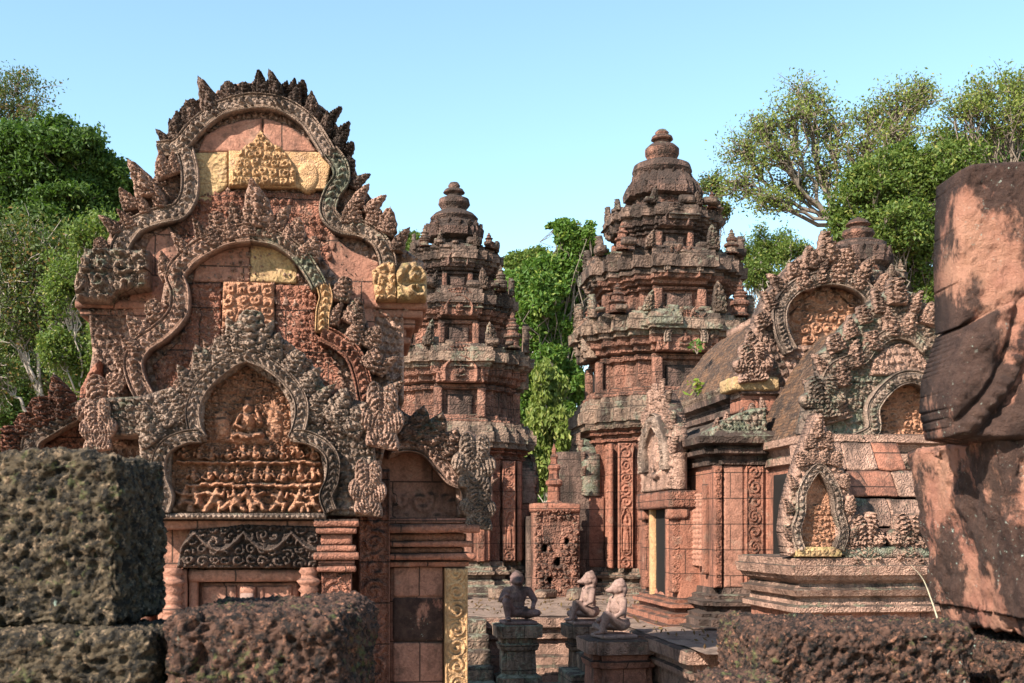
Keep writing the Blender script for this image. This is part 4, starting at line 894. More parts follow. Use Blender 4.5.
    loft('cornice', t, cp, [(zn-.5, 1, 0), (zn-.48, 1, .03), (zn-.40, 1, .03), (zn-.38, 1, .0), (zn-.3, 1, .01), (zn-.27, 1, .06), (zn-.2, 1, .06), (zn-.18, 1, .03), (zn-.12, 1, .05), (zn-.08, 1, .14), (zn, 1, .15), (zn+.02, 1, .08)], M['black'], res=.03, amp=.01, seed=6)
    # lotus-petal edge tiles along the eaves
    eave = np.arange(ynw+.1, yfw-.1, .115)
    for y in eave[:48]:
        put('eave_tile', FL[3], t, (-1.13, y, zn-.02), (.16, .16, .13), mat=M['ledge'], rotz=-math.pi/2)
    zr = zy(290, 14.5); q = np.linspace(-1, 1, 61); prof = zn+(zr-zn)*(1-np.abs(q)**1.55)
    ys = np.linspace(ynw, yfw, 150); Q, YY = np.meshgrid(q, ys); ZZ = np.interp(Q, q, prof)
    d = .02*fbm(Q*6, YY*6, ZZ*6, 4)+.012*fbm(Q*25, YY*25, ZZ*25, 5)
    mk('roof', np.stack([Q*(1.1+d), YY, ZZ+d*1.5], -1), quads(150, 61)[:, ::-1], M['roof'], t)
    rbox('ridge_crest', t, (-.06, .06, ynw, yfw, zr-.03, zr+.1), M['mixed'], res=.05, amp=.02)
    # ---- main east gable
    d0 = 0.
    gp = A.pts([(738, 398), (742, 372), (752, 340), (760, 312), (770, 290), (788, 268), (806, 252), (828, 244), (850, 252), (868, 268), (884, 288), (896, 312), (905, 345), (912, 398)], d0)
    hole = A.pts([(796, 345), (788, 318), (792, 300), (806, 288), (830, 283), (852, 290), (864, 306), (862, 345)], d0)
    g = relief('gable', t, gp, d0, .3, M['mixed'], res=.015, amp=.07, pat=lambda u, v: p_leafy(u, v, 9, 61), bev=.04, holes=[hole], seed=6)
    g['label'] = 'upper gable of the hall with a rounded arch over an orange carved panel'
    relief('tympanum', g, A.pts([(780, 352), (780, 280), (872, 280), (872, 352)], d0+.15), d0+.12, .15, M['orange'], res=.012, amp=.07, pat=lambda u, v: p_scroll(u, v, 7, 62), bev=.02)
    band('naga_frame', g, A.pts([(790, 352), (780, 330), (780, 306), (794, 288), (814, 280), (832, 278), (850, 282), (866, 292), (876, 310), (874, 336)], d0-.06), .19, d0-.06, M['grey'], h=.1, res=.015)
    crest(g, A, [(828, 262, 827, 232), (812, 268, 810, 246), (845, 266, 848, 244), (796, 276, 790, 254), (784, 292, 774, 272), (774, 308, 764, 288), (766, 326, 754, 306), (862, 276, 868, 254), (878, 292, 886, 272), (890, 314, 900, 292),
                 (756, 352, 744, 330), (750, 376, 738, 356), (804, 290, 800, 262), (820, 284, 820, 256), (838, 282, 838, 256), (856, 290, 860, 264)], d0-.03, M['mixed'], th=1.3)
    rbox('corner_block', t, (A.at(731, 380, -.05)[0], A.at(778, 380, -.05)[0], -.12, .4, A.at(740, 390, -.1)[1], A.at(740, 376, -.1)[1]), M['yellowlichen'], res=.03, bev=.03, amp=.02)
    u, z = A.at(752, 376, -.1); put('naga_head', FANL, t, (u, -.12, z-.02), (.5, .4, .42), mat=M['mixed'])
    rbox('corner_cornice', t, (A.at(740, 400, 0)[0], A.at(776, 400, 0)[0], -.04, .4, A.at(740, 412, 0)[1], A.at(740, 390, 0)[1]-.002), M['red'], res=.03, bev=.02)
    rbox('corner_pier', t, (A.at(746, 400, 0)[0], A.at(774, 400, 0)[0], -.0, .4, ztop+.1, A.at(740, 412, 0)[1]), M['red'], res=.05)
    # ---- front porch: lower vault and front gable
    yp = y_of(9.54); zpe = zy(440, 13.1)
    B = [(-.95, yp), (.95, yp), (.95, y_of(7.9)), (-.95, y_of(7.9))]
    loft('porch_base', t, B, rings(z0, zb-z0), M['black'], res=.05, seed=8)
    pw = loft('porch_wall', t, B, [(zb, 1, 0), (zpe-.1, 1, 0)], M['red'], res=.06, seed=9, amp=.008)
    rbox('doorway', pw, (-.97, -.9, yp+.6, yp+1.15, zb-.0, zb+1.35), M['void'], res=.1)
    loft('cornice', t, B, [(zpe-.3, 1, 0), (zpe-.28, 1, .05), (zpe-.2, 1, .05), (zpe-.18, 1, .02), (zpe-.1, 1, .06), (zpe-.08, 1, .13), (zpe, 1, .14), (zpe+.02, 1, .05)], M['mixed'], res=.04, seed=10)
    zpr = zy(325, 13.6); prof = zpe+(zpr-zpe)*(1-np.abs(q)**1.5); ys = np.linspace(yp+.1, y_of(7.75), 60); Q, YY = np.meshgrid(q, ys); ZZ = np.interp(Q, q, prof); d = .025*fbm(Q*6, YY*6, ZZ*6, 9)+.012*fbm(Q*25, YY*25, ZZ*25, 5)
    mk('porch_roof', np.stack([Q*(1.0+d), YY, ZZ+d*1.5], -1), quads(60, 61)[:, ::-1], M['roof'], t)
    gp = A.pts([(812, 470), (806, 430), (812, 398), (826, 375), (822, 352), (838, 340), (850, 322), (866, 308), (882, 294), (895, 286), (912, 292), (930, 306), (945, 322), (960, 345), (975, 400), (980, 470)], yp)
    g = relief('gable', t, gp, yp, .3, M['green'], res=.013, amp=.07, pat=lambda u, v: p_leafy(u, v, 9, 71), bev=.03, seed=7, holes=[A.pts([(882, 452), (876, 420), (886, 396), (908, 380), (930, 396), (934, 452)], yp)])
    g['label'] = 'lower lichen-green front gable of the hall'
    relief('tympanum', g, A.pts([(866, 456), (866, 370), (950, 370), (950, 456)], yp+.15), yp+.12, .15, M['orange'], res=.011, amp=.06, pat=lambda u, v: p_scroll(u, v, 9, 72), bev=.02)
    relief('sub_gable', g, A.pts([(868, 376), (872, 360), (884, 348), (900, 342), (916, 348), (926, 362), (930, 376)], yp-.03), yp-.05, .1, M['mixed'], res=.011, amp=.05, pat=lambda u, v: p_leafy(u, v, 9, 3), bev=.03)
    band('naga_frame', g, A.pts([(856, 440), (872, 430), (872, 408), (884, 390), (902, 378), (922, 380), (940, 400), (944, 430)], yp-.07), .16, yp-.07, M['grey'], h=.09, res=.012)
    band('naga_frame', g, A.pts([(822, 400), (830, 372), (846, 362), (862, 358), (872, 346), (890, 334), (910, 336), (926, 350)], yp-.06), .14, yp-.06, M['green'], h=.08, res=.012)
    crest(g, A, [(896, 304, 895, 272), (880, 312, 876, 286), (912, 312, 916, 288), (866, 322, 860, 300), (852, 336, 845, 314), (926, 324, 932, 302), (838, 350, 830, 328), (826, 372, 816, 350), (816, 396, 806, 376), (890, 336, 888, 304), (905, 336, 908, 306),
                 (872, 350, 868, 322), (856, 366, 850, 338), (840, 386, 836, 356), (838, 420, 830, 392)], yp-.02, M['mixed'], th=1.2)
    u, z = A.at(820, 405, yp-.05); put('naga_head', FANL, g, (u, yp-.1, z-.1), (.5, .4, .4), mat=M['green'])
    # ---- side (south) door bay of the vestibule, facing local -x
    xs = -1.85; s0, s1 = 5.95, 7.55; yc = y_of((s0+s1)/2)
    bay = loft('side_porch', t, [(xs, y_of(s1)), (-1.2, y_of(s1)), (-1.2, y_of(s0)), (xs, y_of(s0))], rings(z0, (zb-z0)*.8)+[(zb, 1, 0), (zy(497, 15.1), 1, 0)], M['red'], res=.05, seed=12)
    zh = zy(497, 15.1)
    rbox('doorway', bay, (xs-.02, xs+.1, yc-.32, yc+.32, zb-.25, zh-.12), M['void'], res=.1)
    for sy, mt in ((-1, M['red']), (1, M['yellow'])): rbox('door_jamb', bay, (xs-.08, xs+.1, yc+sy*.40-.07, yc+sy*.40+.07, zb-.25, zh-.12), mt, res=.05, bev=.012)
    rbox('door_lintel', bay, (xs-.16, xs+.2, yc-.84, yc+.84, zh-.16, zh+.06), M['redcarve'], res=.04, bev=.02)
    for sy in (-.68, .68): relief_p = rbox('pilaster', bay, (xs-.1, xs+.1, yc+sy-.1, yc+sy+.1, zb-.1, zh-.17), M['redcarve'], res=.04, bev=.015, amp=.01)
    for sy in (-.68, .68): rbox('capital', bay, (xs-.14, xs+.1, yc+sy-.14, yc+sy+.14, zh-.30, zh-.163), M['red'], res=.04, bev=.015, amp=.01)
    mg = minigable(bay, 1.6, zy(396, 15.1)-zh, M['mixed'], None, 55, 'pediment', .16); mg.location = (xs-.08, yc, zh+.07); mg.rotation_euler = (0, 0, -math.pi/2)
    # thing of steps filling between bay and tower
    loft('vestibule', t, [(-.72, y_of(5.7)), (.72, y_of(5.7)), (.72, y_of(1.3)), (-.72, y_of(1.3))], [(z0, 1, .1), (zy(450, 17.5), 1, 0)], M['redcarve'], res=.08, seed=14)
hall()

# ------------------------------------------------------------ nearer shrine gable on the right (its cornice is just under eye level)
def shrine():
    A = Fr((2.62, 9.6)); t = thing('small_shrine', 'low weathered shrine top with a leaf-shaped pediment and stepped stone roof behind the laterite wall', 'shrine', (A.O[0], A.O[1], 0), A.a)
    Y = 9.6; u0 = A.at(800, 560)[0]; u1 = A.at(985, 560)[0]; ub = lambda px: A.at(px, 560)[0]; Z = lambda py: A.at(812, py)[1]
    plan = [(u0, 0), (u1, 0), (u1, 1.2), (u0, 1.2)]
    loft('wall', t, plan, [(0, 1, 0), (Z(606), 1, -.0)], M['red'], res=.06)
    loft('cornice', t, plan, [(Z(614), 1, .02), (Z(612), 1, .06), (Z(607), 1, .06), (Z(605), 1, .01), (Z(598), 1, .0), (Z(596), 1, .05), (Z(590), 1, .08), (Z(588), 1, .02), (Z(584), 1, .0), (Z(580), 1, .06), (Z(576), 1, .08), (Z(575), 1, .10), (Z(566), 1, .12), (Z(565), 1, .09), (Z(558), 1, .10), (Z(557), 1, .02)], M['mixed'], res=.025, amp=.01, blk=.015, seed=4)
    # fronton leaf
    P = A.pts([(788, 556), (784, 530), (787, 505), (793, 480), (802, 452), (810, 430), (816, 412), (826, 428), (836, 450), (846, 478), (852, 505), (856, 530), (857, 556)], -.06)
    g = relief('pediment', t, P, -.08, .2, M['mixed'], res=.009, amp=.045, pat=lambda u, v: p_leafy(u, v, 15, 81), bev=.025, holes=[A.pts([(803, 548), (802, 515), (806, 492), (818, 474), (830, 492), (835, 515), (836, 548)], -.06)])
    relief('tympanum', g, A.pts([(796, 552), (796, 466), (842, 466), (842, 552)], 0.), -.03, .1, M['orange'], res=.008, amp=.035, pat=lambda u, v: p_scroll(u, v, 18, 82)*(v < Z(505)), bev=.01)
    band('naga_frame', g, A.pts([(800, 550), (795, 532), (800, 512), (801, 494), (808, 478), (818, 468), (828, 478), (836, 494), (838, 512), (843, 532), (838, 550)], -.1), .08, -.1, M['grey'], h=.06, res=.008)
    crest(g, A, [(792, 536, 786, 522), (790, 510, 785, 494), (795, 486, 790, 470), (803, 464, 799, 446), (810, 446, 808, 428), (817, 436, 817, 412), (825, 446, 828, 428), (834, 464, 839, 446), (842, 486, 848, 470), (847, 510, 853, 494), (850, 536, 856, 522), (812, 462, 811, 446), (822, 462, 824, 446)], -.09, M['mixed'], th=1.)
    relief('sill', g, A.pts([(796, 557), (796, 547), (842, 547), (842, 557)], -.12), -.12, .15, M['yellowlichen'], res=.008, amp=.02, pat=lambda u, v: p_scroll(u, v, 18, 2), bev=.01)
    # stepped roof stones to the right, leaning back
    rows = [(556, 528, 846, 990, (.5,)), (527, 497, 850, 980, (.42,)), (496, 468, 842, 965, (.6,)), (467, 436, 836, 930, (.35, .7))]
    for i, (a, b, x0, x1, cu) in enumerate(rows):
        cuts = [x0]+[x0+(x1-x0)*c for c in cu]+[x1]
        for c0, c1 in zip(cuts[:-1], cuts[1:]):
            lean = lambda W, z0=Z(a), i=i: np.c_[W[:, 0]-.10*(W[:, 2]-z0), W[:, 1]+.45*(W[:, 2]-z0)*(W[:, 1] < .5), W[:, 2]]
            rbox('roof_stone', t, (ub(c0)+.002, ub(c1)-.002, .02+i*.13, 1., Z(a)+.002, Z(b)), (M['red'], M['mixed'])[(i+int(c0)) % 2], res=.025, bev=.02, amp=.02, seed=i+int(c0), post=lean)
    for px in (862, 905):
        u = ub(px); z = Z(556); put('lion_crest', FANL if px < 900 else FANR, t, (u, -.02, z-.0), (.34, .4, .36), mat=M['mixed'])
    rbox('antefix_base', t, (ub(840), ub(925), -.1, .1, Z(558), Z(547)), M['green'], res=.025, bev=.02, amp=.012)
shrine()

# ------------------------------------------------------------ terrace, steps, pedestals
TA = Fr(TC)
def terrace():
    t = thing('stone_terrace', 'raised moulded sandstone terrace under the towers and the hall', 'terrace', (TC[0], TC[1], 0), TA.a)
    pl = [(-7, -5.9), (-2.85, -5.9), (-2.85, -6.2), (-2.6, -6.2), (-2.6, -10.4), (-2.2, -10.4), (-2.2, -10.9), (2.2, -10.9), (2.2, -10.4), (2.6, -10.4), (2.6, -5.9), (7, -5.9), (7, 3.2), (-7, 3.2)]
    loft('terrace_base', t, pl, [(-.05, 1, .12), (.1, 1, .12), (.12, 1, .05), (.2, 1, .06), (.24, 1, -.02), (.34, 1, -.01), (.38, 1, -.08), (.58, 1, -.08), (.6, 1, -.02), (.66, 1, .0), (.68, 1, -.04), (.74, 1, -.04), (.76, 1, .04), (.885, 1, .05), (.9, 1, .03)], M['mixed'], res=.07, amp=.012, seed=3, blk=.03, course=.22)
    # paving: one sheet with its own joints
    X, Y = np.meshgrid(np.arange(-7, 7.01, .12), np.arange(-5.85, 3.2, .12), indexing='ij'); Z = .912+.010*fbm(X*3, Y*3, X*0, 2)+.02*(_h(np.floor(X/.7), np.floor(Y/.5), X*0, 2)-.5)
    mk('paving', np.stack([X, Y, Z], -1), quads(*X.shape), M['pave'], t)
    X, Y = np.meshgrid(np.arange(-2.58, 2.59, .1), np.arange(-10.85, -5.84, .1), indexing='ij'); Z = .914+.010*fbm(X*3, Y*3, X*0, 2)+.02*(_h(np.floor(X/.7), np.floor(Y/.5), X*0, 2)-.5)
    mk('paving', np.stack([X, Y, Z], -1), quads(*X.shape), M['pave'], t)
    for i in range(5):   # east steps up to the south tower
        rbox('step', t, (-5.3, -4.13, -7.15+i*.25, -5.85, i*.18-.05 if i else -.05, .17+i*.18), M['ledge'], res=.05, bev=.02, amp=.012, seed=i)
    for i in range(4):   # south steps between the two paired figures
        rbox('step', t, (-3.6+i*.22, -2.55, -8.2, -7.35, -.05, .2+i*.19), M['ledge'], res=.05, bev=.02, amp=.012, seed=i+9)
    # loose stones along the foot of the towers
    for i, (u, v, s_, lab) in enumerate(((-4.9, -2.0, .28, 'lichened block at the foot of the slender tower beside the false door steps'), (-4.2, -1.9, .22, 'smaller rounded block just right of the slender tower door'), (-3.3, -2.0, .3, 'broad flat block at the right corner of the slender tower base'),
                                         (-2.6, -1.9, .2, 'small block lying before the pierced ruined wall'), (-2.1, -2.3, .26, 'block lying between the ruined wall and the central tower base'), (-1.7, -3.2, .2, 'small block standing forward of the central tower base'))):
        o = rbox('loose_stone', None, (-s_, s_, -s_*.6, s_*.6, 0, s_*.8), M['ledge'], res=.05, bev=.05, amp=.03, seed=i); x, y = TA.world(u, v); o.location = (x, y, .9); o.rotation_euler = (0, 0, .3*i)
        tag(o, lab, 'stone block', 'loose blocks on the terrace')
terrace()
def pedestal(nm, lab, u, v, hw, top, group, mat):
    x, y = TA.world(u, v); t = thing('statue_pedestal', lab, 'pedestal', (x, y, 0), TA.a, group)
    h = top; pl = [(hw, hw*.75), (hw*.75, hw*.75), (hw*.75, hw), (-hw*.75, hw), (-hw*.75, hw*.75), (-hw, hw*.75), (-hw, -hw*.75), (-hw*.75, -hw*.75), (-hw*.75, -hw), (hw*.75, -hw), (hw*.75, -hw*.75), (hw, -hw*.75)]
    loft('pedestal_base', t, pl, [(-.02, 1, .1), (.12, 1, .1), (.13, 1, .05), (.22, 1, .05), (.26, 1, -.02), (.62*h, 1, -.03), (.64*h, 1, .0), (.72*h, 1, .02), (.74*h, 1, -.01), (.8*h, 1, -.01), (.82*h, 1, .04)], M['red'] if mat == 'mixed' else M['ledge'], res=.03, amp=.008, seed=2)
    loft('pedestal_top', t, pl, [(.82*h, 1, .05), (h-.01, 1, .06), (h, 1, .045)], M[mat], res=.03, amp=.008, seed=3)
    return x, y
pedestal('p', 'moulded square pedestal under the dark front-facing seated figure', -3.82, -6.83, .24, .89, 'pedestals of the seated guardians', 'ledge')
pedestal('p', 'worn pedestal under the farther of the two figures seated in profile', -2.91, -6.98, .26, .89, 'pedestals of the seated guardians', 'ledge')
pedestal('p', 'moulded stepped pedestal under the nearer figure seated in profile', -2.9, -8.57, .36, .86, 'pedestals of the seated guardians', 'mixed')

def figure_mesh(kind, mat):
    """seated guardian facing -y, 0.62 m high, one continuous carved body"""
    bm = bmesh.new()
    def ball(c, r, s=(1, 1, 1)):
        g = bmesh.ops.create_icosphere(bm, subdivisions=2, radius=1)
        for v in g['verts']: v.co = Vector((v.co.x*r*s[0]+c[0], v.co.y*r*s[1]+c[1], v.co.z*r*s[2]+c[2]))
    def limb3(a, b, r0, r1):
        a, b = Vector(a), Vector(b); n = max(2, int((b-a).length/.012))
        for i in range(n+1): t = i/n; p = a.lerp(b, t); ball(p, r0*(1-t)+r1*t)
    # pelvis, belly, chest, shoulders
    ball((0, .02, .11), .10, (1.15, .95, .75)); ball((0, .01, .20), .078, (1.05, .85, 1.1)); ball((0, .0, .28), .088, (1.1, .8, 1.05)); ball((0, .0, .335), .075, (1.35, .75, .7))
    limb3((-.1, .0, .35), (.1, 0, .35), .045, .045); limb3((0, 0, .36), (0, -.01, .43), .042, .038)
    # head: rounded muzzle, brow, ears and a tall knotted head-dress
    ball((0, -.015, .465), .062, (.95, 1, 1.05)); ball((0, -.07, .45), .038, (1, 1.25, .85)); ball((0, -.105, .452), .018); ball((0, -.055, .485), .03, (1.35, .8, .45))
    for s in (-1, 1): ball((s*.024, -.066, .473), .009); ball((s*.062, .0, .462), .018, (.5, .9, 1.5))
    ball((0, -.082, .436), .02, (1.2, .8, .35)); ball((0, .01, .50), .07, (1.05, 1.05, .7)); ball((0, .015, .535), .05, (1.1, 1.1, .7)); ball((0, .03, .555), .026)
    ball((0, .035, .46), .066, (1.05, .85, 1.25)); ball((0, .03, .40), .05, (1.3, .8, 1))
    # arms
    if kind == 'front':
        limb3((-.115, .0, .345), (-.165, -.03, .245), .040, .034); limb3((-.165, -.03, .245), (-.14, -.15, .30), .029, .022); ball((-.135, -.165, .31), .028)
        limb3((.115, .0, .345), (.17, -.02, .24), .040, .034); limb3((.17, -.02, .24), (.13, -.13, .17), .029, .022); ball((.125, -.145, .165), .026)
        limb3((-.07, .0, .1), (-.14, -.15, .23), .062, .045); limb3((-.14, -.15, .23), (-.12, -.14, .04), .043, .028); ball((-.12, -.17, .035), .03, (.9, 1.8, .7))
        limb3((.07, .0, .09), (.16, -.16, .10), .062, .045); limb3((.16, -.16, .10), (.1, .04, .045), .04, .03)
    else:
        limb3((-.115, .0, .345), (-.15, -.02, .235), .040, .033); limb3((-.15, -.02, .235), (-.11, -.13, .15), .027, .02); ball((-.105, -.15, .14), .026)
        limb3((.115, .0, .345), (.15, -.02, .235), .040, .033); limb3((.15, -.02, .235), (.12, -.14, .16), .027, .02); ball((.115, -.155, .15), .026)
        limb3((-.07, .01, .09), (-.15, -.15, .08), .06, .042); limb3((-.15, -.15, .08), (.03, -.15, .045), .038, .027); ball((.06, -.16, .04), .03, (1.5, .9, .7))
        limb3((.08, .0, .1), (.13, -.17, .22), .058, .04); limb3((.13, -.17, .22), (.12, -.21, .05), .038, .028); ball((.12, -.245, .035), .028, (.9, 1.9, .7))
    # bracelets, belt
    for a in np.linspace(0, 2*math.pi, 20): ball((math.cos(a)*.098, math.sin(a)*.078+.012, .155), .014)
    me = bpy.data.meshes.new('raw'); bm.to_mesh(me); bm.free(); o = bpy.data.objects.new('raw', me); COL.objects.link(o)
    md = o.modifiers.new('r', 'REMESH'); md.mode = 'VOXEL'; md.voxel_size = .0075; md.use_smooth_shade = True
    ms = o.modifiers.new('s', 'SMOOTH'); ms.iterations = 3; ms.factor = .5
    dg = bpy.context.evaluated_depsgraph_get(); out = bpy.data.meshes.new_from_object(o.evaluated_get(dg)); bpy.data.objects.remove(o); bpy.data.meshes.remove(me)
    out.materials.clear(); out.materials.append(mat); out.name = 'figure'; out.polygons.foreach_set('use_smooth', [True]*len(out.polygons)); return out
def statue(kind, lab, u, v, z, rz, sc, mat):
    x, y = TA.world(u, v); t = thing('guardian_statue', lab, 'statue', (x, y, z), rz, 'seated guardian statues on the terrace pedestals')
    put('figure', figure_mesh(kind, mat), t, (0, 0, .035), (sc*1.16, sc*1.12, sc))
    rbox('plinth', t, (-.21, .21, -.26, .16, 0, .05), mat, res=.03, bev=.015, amp=.006)
statue('front', 'dark seated stone guardian facing the viewer with one knee raised', -3.82, -6.83, .89, R(12), 1.13, M['statuedark'])
statue('side', 'pink stone guardian seated in profile, the farther one of the pair', -2.91, -6.98, .89, R(-78), 1.13, M['statue'])
statue('side', 'pink stone guardian seated in profile on the stepped pedestal, the nearer one of the pair', -2.9, -8.57, .86, R(-72), 1.13, M['statue'])

# ruined carved wall seen in the gap between the two towers
def ruin():
    x, y = .80, 20.2; t = thing('ruined_wall', 'broken carved wall with holes and a small spire in the gap between two towers', 'ruined wall', (x, y, 0), R(8)); A = Fr((x, y))
    holes = [A.pts([(px+r*math.cos(a)*(1+.2*math.sin(a*3+px)), py+r*1.3*math.sin(a)) for a in np.linspace(0, 6, 9)]) for px, py, r in ((545, 548, 3), (558, 562, 3.4), (567, 541, 2.4), (550, 580, 2.4))]
    relief('wall', t, A.pts([(534, 612), (534, 512), (546, 502), (574, 504), (580, 512), (580, 612)]), 0, .4, M['tower'], res=.017, amp=.1, pat=lambda u, v: p_scroll(u, v, 8, 91)*(.6+.6*vn(u*5, v*5, u*0, 3)), bev=.04, holes=holes)
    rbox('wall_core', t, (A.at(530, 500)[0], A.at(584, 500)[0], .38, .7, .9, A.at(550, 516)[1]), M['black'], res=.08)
    put('corner_spire', PRAS, t, (A.at(556, 500)[0], .2, A.at(556, 505)[1]), (.55, .55, 1.1), mat=M['red'])
    rbox('painted_shade_wall', t, (A.at(566, 500)[0], A.at(606, 500)[0], .9, 1.3, .9, A.at(580, 448)[1]), M['black'], res=.08, amp=.02)  # added wall piece; the shadow in the gap is put into its black colour
    rbox('cornice', t, (A.at(533, 500)[0], A.at(580, 500)[0], -.06, .5, A.at(550, 512)[1], A.at(550, 503)[1]), M['red'], res=.05, bev=.02, amp=.01)
ruin()

# ------------------------------------------------------------ laterite wall and sandstone jamb close to the camera
def lat_disp(sc, depth, st=(1, 1, 1)):
    def f(x, y, z):
        wx = x+.012*vn(x*30, y*30, z*30, 3); wz = z+.012*vn(x*30, y*30, z*30, 4)
        f1, f2 = worley3(wx*sc*st[0], y*sc*st[1], wz*sc*st[2], 5); g1, g2 = worley3(wx*sc*2.3, y*sc*2.3, wz*sc*2.3, 6)
        pit = sm(f1, .12, .62); ridge = sm(f2-f1, 0, .3)
        return depth*(-1.5*(1-pit)*(.5+.5*vn(x*14, y*14, z*14, 8))-.55*(1-sm(g1, .1, .55))*.6+.5*fbm(x*18, y*18, z*18, 7, 5, .6)+.3*ridge)+.02*fbm(x*5, y*5, z*5, 9, 3)
    return f
def lblock(lab, b, mat, sc=40, depth=.024, rz=0., bev=.022, res=.0045, post=None, seed=0.):
    x0, x1, y0, y1, z0, z1 = b; cx, cy = (x0+x1)/2, (y0+y1)/2
    o = rbox('laterite_block', None, (x0-cx, x1-cx, y0-cy, y1-cy, 0, z1-z0), mat, res=res, bev=bev, disp=lat_disp(sc, depth), seed=seed, post=post)
    o.location = (cx, cy, z0); o.rotation_euler = (0, 0, rz); return tag(o, lab, 'stone block', 'laterite blocks of the low wall in front')
lblock('large pitted mossy laterite block at the left edge, upper course', (-1.46, -.90, 2.6, 2.97, 1.885, 2.275), M['laterite'], seed=.3)
lblock('laterite block at lower left directly under the tall mossy block', (-1.5, -.80, 2.5, 3.0, 1.45, 1.87), M['laterite'], seed=1.7)
lblock('brown ridged laterite block in front of the false door', (-.775, -.375, 2.5, 3.1, 1.5, 1.92), M['laterite_red'], bev=.05, depth=.028, sc=34, seed=2.9)
lblock('long rough brown laterite block at lower right below the small shrine', (.66, 1.26, 3.1, 3.6, 1.45, 1.835), M['laterite_red'], bev=.045, sc=38, depth=.028, seed=4.1, rz=R(4))
lblock('small reddish laterite block beside the long rough one, barely in the picture', (.50, .70, 2.9, 3.15, 1.4, 1.715), M['laterite_red'], bev=.04, seed=5.2)
lblock('shadowed laterite block under the big cracked sandstone slab', (1.40, 2.0, 3.3, 3.9, 1.4, 1.765), M['laterite_red'], bev=.04, seed=6.2)
# courses of the same wall below, out of sight but carrying the blocks
for i, (x0, x1) in enumerate(((-1.9, -1.15), (-1.14, -.4), (.4, 1.2), (1.21, 2.1))):
    for j in range(3):
        y0 = 2.5 if x0 < 0 else 3.1
        rbox('laterite_block', None, (x0, x1, y0, y0+.6, -.05+j*.49+.002, .435+j*.49 if j < 2 else (1.45 if x0 < 0 else 1.4)), M['laterite_red'], res=.06, bev=.03, amp=.02, seed=i+j)
        tag(bpy.context.scene.objects[-1] if False else COL.objects[-1], 'plain lower course laterite block hidden at the foot of the front wall', 'stone block', 'buried courses of the front wall')
JA = Fr((1.25, 3.2), 3.)
def slab(nm, lab, px, d, th, pat, amp, seed, dome=.03, bev=.03):
    Y = 3.2+d; P = JA.pts([(512+(x-512)*(Y+th)/Y, y) for x, y in px], d); me = relief(nm, None, P, 0, th, M['fg'], res=.0052, amp=amp, pat=pat, bev=bev*.5, seed=seed, dome=dome*.5, wob=.012)
    if th > .1:
        bx0 = min(x for x, y in P[:])+.28; z0_, z1_ = min(y for x, y in P)+.1, max(y for x, y in P)-.12
        rbox('block_core', me, (bx0, bx0+.5, th-.02, th+.35, z0_, z1_), M['fg'], res=.03, bev=.03, amp=.01)
    me.location = (JA.O[0]+d*JA.N[0], JA.O[1]+d*JA.N[1], 0); me.rotation_euler = (0, 0, JA.a); return tag(me, lab, 'stone block', 'stacked sandstone slabs at the right edge')
rough = lambda u, v: .5+1.*fbm(u*11, v*11, u*0, 5, 7, .68)
slab('sandstone_slab', 'top dark-skinned sandstone slab with a bare pink patch against the trees', [(939, 170), (950, 164), (1000, 161), (1120, 160), (1120, 268), (1026, 296), (985, 312), (938, 326), (936, 250)], .02, .16, rough, .02, 1)
def carv(u, v):
    a = JA.at(1025, 315, 0); b = JA.at(975, 410, 0); x, y = u-a[0], v-a[1]; dx, dy = b[0]-a[0], b[1]-a[1]; Lg = math.hypot(dx, dy); s = (x*dx+y*dy)/Lg; n = (x*dy-y*dx)/Lg; n = n+.03*np.sin(s*9)
    strip = np.exp(-(n/.022)**2)*(.35+.65*np.abs(np.sin(s*85)))
    bulge = 1.2*np.exp(-((n+.10)/.055)**2)+.7*np.exp(-((n-.09)/.05)**2)-.8*np.exp(-((n+.035)/.01)**2)-.7*np.exp(-((n-.032)/.008)**2)
    return .5+.45*bulge+.4*strip+.25*fbm(u*16, v*16, u*0, 8, 5)
slab('carved_slab', 'diagonally carved sandstone block with a toothed moulding between two slabs', [(924, 372), (938, 328), (960, 313), (990, 298), (1026, 283), (1120, 255), (1120, 444), (1020, 443), (960, 441), (928, 436), (922, 405)], .03, .17, carv, .07, 2, dome=.02)
def lowblock():
    h = .62; z0 = 1.745
    def disp(x, y, z):
        n = fbm(x*9+3, y*9, z*7, 5, 7, .68); return .035*n+.02*fbm(x*3, y*3, z*3, 8, 3)-.012*sm(fbm(x*13, y*13, z*8, 15, 3), .25, .4)
    def post(W):
        k = np.clip((h-W[:, 2])/h, 0, 1); e = np.clip((.45-W[:, 0])/.45, 0, 1.6); W = W.copy(); W[:, 0] += .13*k*e; W[:, 2] += np.where(W[:, 2] < .1, .05*e, 0); return W
    o = rbox('sandstone_slab', None, (0, 1.1, 0, .68, 0, h), M['fg'], res=.009, bev=.015, disp=disp, post=post)
    o.location = (1.345, 3.2, z0); o.rotation_euler = (0, 0, 0); tag(o, 'large cracked sandstone slab with pale streaks and lichen specks, lowest of its stack', 'stone block', 'stacked sandstone slabs at the right edge')
lowblock()
# dry grass stalk on the wall
def stalk():
    P, s_ = spline([(0, 0), (-.02, .06), (-.045, .12), (-.085, .165)], .01); V = []; n = 5
    for i, (x, z) in enumerate(P):
        r = .0022*(1-i/len(P))+.0006
        for k in range(n): V.append((x+r*math.cos(k*6.283/n), r*math.sin(k*6.283/n), z))
    o = mk('dry_stalk', V, quads(len(P), n, cj=True)[:, ::-1], flat('dry_straw', (.55, .47, .33))); o.location = (1.235, 3.3, 1.84); tag(o, 'thin dry grass stalk growing from the laterite block', 'plant')
stalk()

